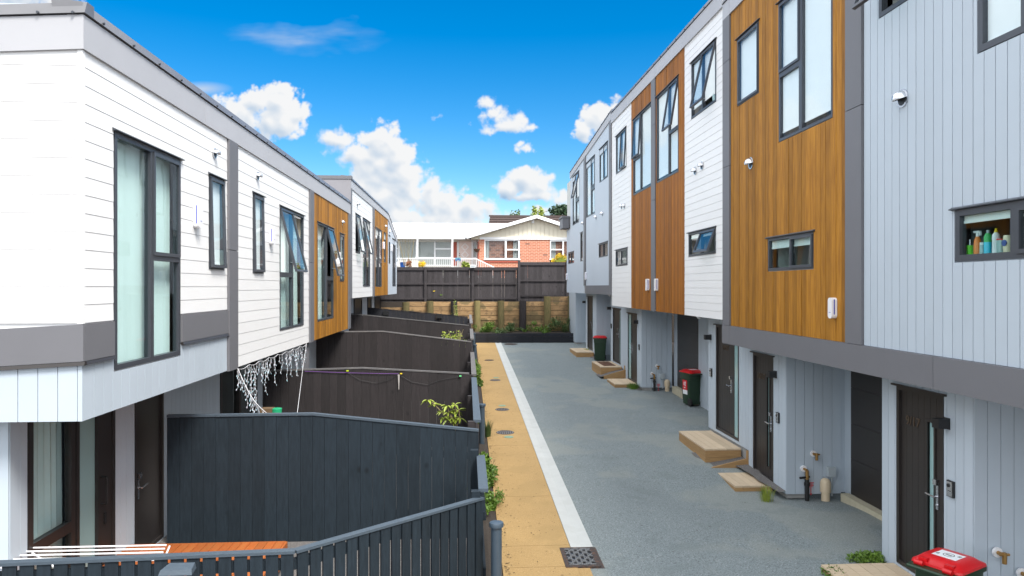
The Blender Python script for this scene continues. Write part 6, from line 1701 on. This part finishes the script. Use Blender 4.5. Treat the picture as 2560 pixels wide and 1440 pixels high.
# fallen run hanging down diagonally to the fence
e0 = Vector((xe, ya + .02, sL - .02)); x1, z1 = onY(Y1 + .35, 666, 1032); e1 = Vector((x1, Y1 + .35, z1))
run = [tuple(e0.lerp(e1, t / 12) + Vector((0, 0, -.10 * math.sin(math.pi * t / 12)))) for t in range(13)]
cab.tube(run, .004, 5)
for p_ in run[1:12]: drop_(*p_, rg.choice([.15, .25, .35]))
obj('cable', cab, M_WIRE, sl_)['kind'] = 'stuff'; obj('bulbs', blb, M_BULB, sl_)['kind'] = 'stuff'
x1, z1 = onY(Y1 + 1.5, 740, 1026); b = MB(); ys_, zs = yb, sL - .35; b.tube([(xe, yb, sL), (xe - .01, yb - .3, sL - .5), (x1, Y1 + 1.5, z1 - .2)], .004, 5); obj('lead', b, M_WIRE, sl_)
# purple cord with pegs on the second yard fence
f2 = thing('clothes_line', 'purple elastic cord with yellow pegs strung along the dark yard fence', 'clothes line', (0, Y2 - .05, -1.9))
yq = Y2 - .045
q = [onY(yq, *p) for p in ((762, 928), (870, 932), (958, 934), (996, 934.5))]
obj('cord', MB().tube([(a, yq, z) for a, z in q], .005, 5), mat('purple_elastic', (.16, .05, .28), .6), f2)
q = [onY(yq, *p) for p in ((868, 931), (900, 950), (940, 958), (972, 950), (996, 936), (1030, 955), (1070, 962), (1100, 950), (1150, 941))]
obj('sagging_cord', MB().tube([(a, yq, z) for a, z in q], .0035, 5), M_BLACK, f2)
for (px, py, c) in ((869, 927, (.5, .6, .02)), (1003, 934, (.7, .5, .02)), (1151, 940, (.15, .7, .25))):
    x, z = onY(yq, px, py); obj('peg', MB().box(x - .022, x + .022, yq - .02, yq + .005, z - .01, z + .012), mat('peg_%d' % px, c, .5), f2)
x, z = onY(yq, 997, 934); obj('hook_ribbon', MB().poly([(x - .02, yq - .01, z - .02), (x + .02, yq - .01, z - .02), (x + .008, yq - .01, z - .33), (x - .004, yq - .01, z - .33)], (0, .006, 0)), mat('faded_ribbon', (.45, .42, .40), .7, .3, 9), f2)
# leafy sapling over the first fence
x, z = onY(13.2, 1125, 1072)
sp_ = thing('loquat_sapling', 'leafy yellow-green sapling rising behind the blue-grey yard fence', 'sapling', (x, 13.2, -3.5))
b = MB(); br = [((1140, 1075), (1128, 1045), (1106, 1030), (1085, 1012), (1070, 1000)), ((1140, 1075), (1132, 1050), (1122, 1032), (1118, 1014)), ((1140, 1075), (1138, 1050), (1140, 1030), (1137, 1012)), ((1135, 1060), (1120, 1048), (1108, 1045)), ((1140, 1075), (1150, 1045), (1146, 1025))]
for k_ in br:
    q = [onY(13.2 + random.uniform(-.15, .15), *p) for p in k_]; b.tube([(a, 13.2, c) for a, c in q], .010, 5)
b.cyl((x + .08, 13.2, -3.5), (x + .08, 13.2, z), .018, .012, k=7); obj('stem', b, M_STEM, sp_)
rg = random.Random(21); b = MB()
lv = MB()
for k_ in br:
    for (px, py) in k_[1:]:
        cx0, cz0 = onY(13.2, px, py)
        for i in range(7):
            a = rg.uniform(0, 6.3); l = rg.uniform(.10, .17); d_ = Vector((math.cos(a), math.sin(a), rg.uniform(-.6, .35))).normalized(); s_ = Vector((cx0, 13.2, cz0)); t = s_ + d_ * l + Vector((0, 0, -.03)); w = d_.cross(Vector((0, 0, 1))).normalized() * l * .16; m1 = s_ + d_ * l * .35 + Vector((0, 0, .012)); m2 = s_ + d_ * l * .7
            obj('leaf', MB().add([s_, m1 + w, m2 + w * .8, t, m2 - w * .8, m1 - w], [(0, 1, 2, 3), (0, 3, 4, 5)]), L_YG, sp_)
# wispy plant over the fourth fence
x, z = onY(24.3, 1140, 840); r_ = shrub('weed', 'wispy green weed against the sloping dark yard fence', 'weed', x, 24.3, z - .35, .42, .42, 420, .07, L_YG, 77, 8)
# green and orange toy bucket
x, z = onY(12.6, 691, 1027)
tb = thing('toy_bucket', 'small green bucket with a brown rim behind the blue-grey yard fence', 'bucket', (x, 12.6, -3.45))
obj('bucket', MB().lathe((x, 12.6, z - .3), [(.06, 0), (.09, .28), (.095, .34), (.08, .345)], k=16), mat('green_plastic', (.02, .35, .16), .4), tb, smooth=True)
obj('bucket_stand', MB().box(x - .25, x - .05, 12.5, 12.7, -3.5, z + .05), mat('brown_card', (.16, .10, .05), .8, .3, 9), tb)
tag(obj('grass_patch', (lambda b, rg: [leaf_cloud(b, (rg.uniform(-1.5, -.2), rg.uniform(7.2, 8.6), -3.42), (.5, .3, .05), 250, .04, rg, shell=.1) for _ in range(8)] and b)(MB(), random.Random(3)), L_SHR, kind='stuff'), 'patchy green grass in the nearest yard, seen through the slats', 'grass')

# ---------------------------------------------------------------- things on the kitchen sill (near block)
xs0 = XF + .10
def bottle(label, name, px, ytop, ybot, prof, extra=None, X=None, k=18):
    X = X or xs0; Y, zt_b = onX(X, px, ytop); _, zb_b = onX(X, px, ybot); zb_b = pA[0][2] + .062
    zt_b = max(zt_b, zb_b + .05)
    r = thing(name, label, 'bottle', (X, Y, zb_b), 'bottles on the kitchen window sill'); h = zt_b - zb_b
    for (nm, pf, m, sx) in prof: obj(nm, MB().lathe((X, Y, zb_b), [(a, c * h) for a, c in pf], k=k, sy=sx), m, r, smooth=True)
    if extra: extra(r, X, Y, zb_b, h)
    return r
def C_(n, c, **k): return mat(n, c, .35, **k)
cO, cG, cB, cY, cW, cC = C_('orange_plastic', (.85, .22, .02)), C_('bright_green_liquid', (.12, .60, .02)), C_('cyan_label', (.02, .50, .70)), C_('yellow_plastic', (.85, .62, .01)), C_('white_bottle', (.80, .82, .84)), C_('cream_bottle', (.75, .68, .50))
struct_sill = None
kw = [o for o in A.children if o.name.startswith('window')]
obj('window_sill', MB().box(XF + .10, XF + .32, pA[0][0], pA[0][1], pA[0][2] + .03, pA[0][2] + .06), M_WTRIM, [o for o in COL.objects if o.parent == A and o.name.startswith('window')][3])
bottle('glass jug of bright green liquid, leftmost on the kitchen sill', 'jug', 2425, 599, 638, [('liquid', [(.036, 0), (.040, .62), (.0, .63)], cG, 1), ('neck', [(.012, .62), (.012, 1), (.0, 1)], M_CHROME, 1)])
def trig(r, X, Y, z, h):
    obj('trigger', MB().box(X - .012, X + .012, Y - .035, Y + .04, z + h * .90, z + h * .98).box(X - .008, X + .008, Y - .045, Y - .03, z + h * .78, z + h * .92).cyl((X, Y, z + h * .74), (X, Y, z + h * .92), .014, k=10), cW, r)
bottle('orange spray bottle with a white trigger on the kitchen sill', 'spray_bottle', 2444, 576, 637, [('body', [(.034, 0), (.036, .35), (.030, .6), (.016, .74), (.0, .75)], cO, .8)], trig)
bottle('small clear bottle with white cap beside the orange spray bottle', 'small_bottle', 2455, 606, 636, [('body', [(.020, 0), (.020, .78), (.0, .8)], M_FROST, 1), ('cap', [(.018, .8), (.018, 1), (.0, 1)], cW, 1)])
bottle('green and blue detergent bottle in the middle of the kitchen sill', 'detergent_bottle', 2470, 575, 636, [('label', [(.036, 0), (.037, .48), (.036, .49)], cB, .8), ('body', [(.0355, .49), (.036, .7), (.022, .86), (.0, .87)], C_('green_bottle', (.05, .45, .12)), .8), ('cap', [(.012, .87), (.013, 1), (.0, 1)], M_GREYP, 1)])
bottle('white bottle with a yellow squeeze cap, tallest on the kitchen sill', 'dish_soap_bottle', 2490, 571, 634, [('body', [(.034, 0), (.032, .5), (.036, .58), (.030, .76), (.014, .84), (.0, .84)], cW, .8), ('cap', [(.015, .84), (.013, .92), (.007, .93), (.011, 1), (.0, 1)], cY, 1)])
bottle('clear jar with a red lid behind the white bottle on the sill', 'jar', 2501, 597, 632, [('body', [(.030, 0), (.030, .9), (.0, .91)], M_FROST, 1), ('lid', [(.031, .91), (.031, 1), (.0, 1)], M_REDP, 1)])
def lab_(r, X, Y, z, h): obj('label', MB().cyl((X - .038, Y - .004, z + h * .55), (X - .031, Y - .004, z + h * .55), .028, k=16), C_('blue_round_label', (.02, .10, .35)), r)
bottle('cream squeeze bottle with a blue oval label, rightmost on the kitchen sill', 'squeeze_bottle', 2519, 588, 631, [('body', [(.032, 0), (.036, .5), (.033, .9), (.030, 1), (.0, 1)], cC, 1)], lab_)
# small things on the upstairs sill of the middle block
X = XF + .05; Y, z = onX(X, 1786, 252)
tag(obj('glass_jar', MB().lathe((X + .02, Y, oB['w1'][2] + .05), [(.05, 0), (.06, .1), (.045, .17), (.0, .18)], k=14), M_FROST, None, smooth=True), 'glass jar standing in the open upstairs window between white boards', 'jar')

# two bright leaves caught on the boundary fence
for px, py, c, lab in ((1085, 727, 'y', 'yellow leaf stuck on the boards of the boundary fence'), (1103, 737, 'g', 'bright green ivy leaf growing through the boundary fence')):
    x, z = onY(YT - .03, px, py); b = MB(); rg = random.Random(px)
    for i in range(5):
        a = rg.uniform(0, 6.3); l = .07; d_ = Vector((math.cos(a), -.15, math.sin(a) * .6)) * l; w = Vector((-math.sin(a), 0, math.cos(a))) * .03; s_ = Vector((x, YT - .02, z)); b.add([s_, s_ + d_ * .5 + w, s_ + d_, s_ + d_ * .5 - w], [(0, 1, 2, 3)])
    tag(obj('ivy_leaf', b, L_YEL if c == 'y' else L_SHR), lab, 'leaf')
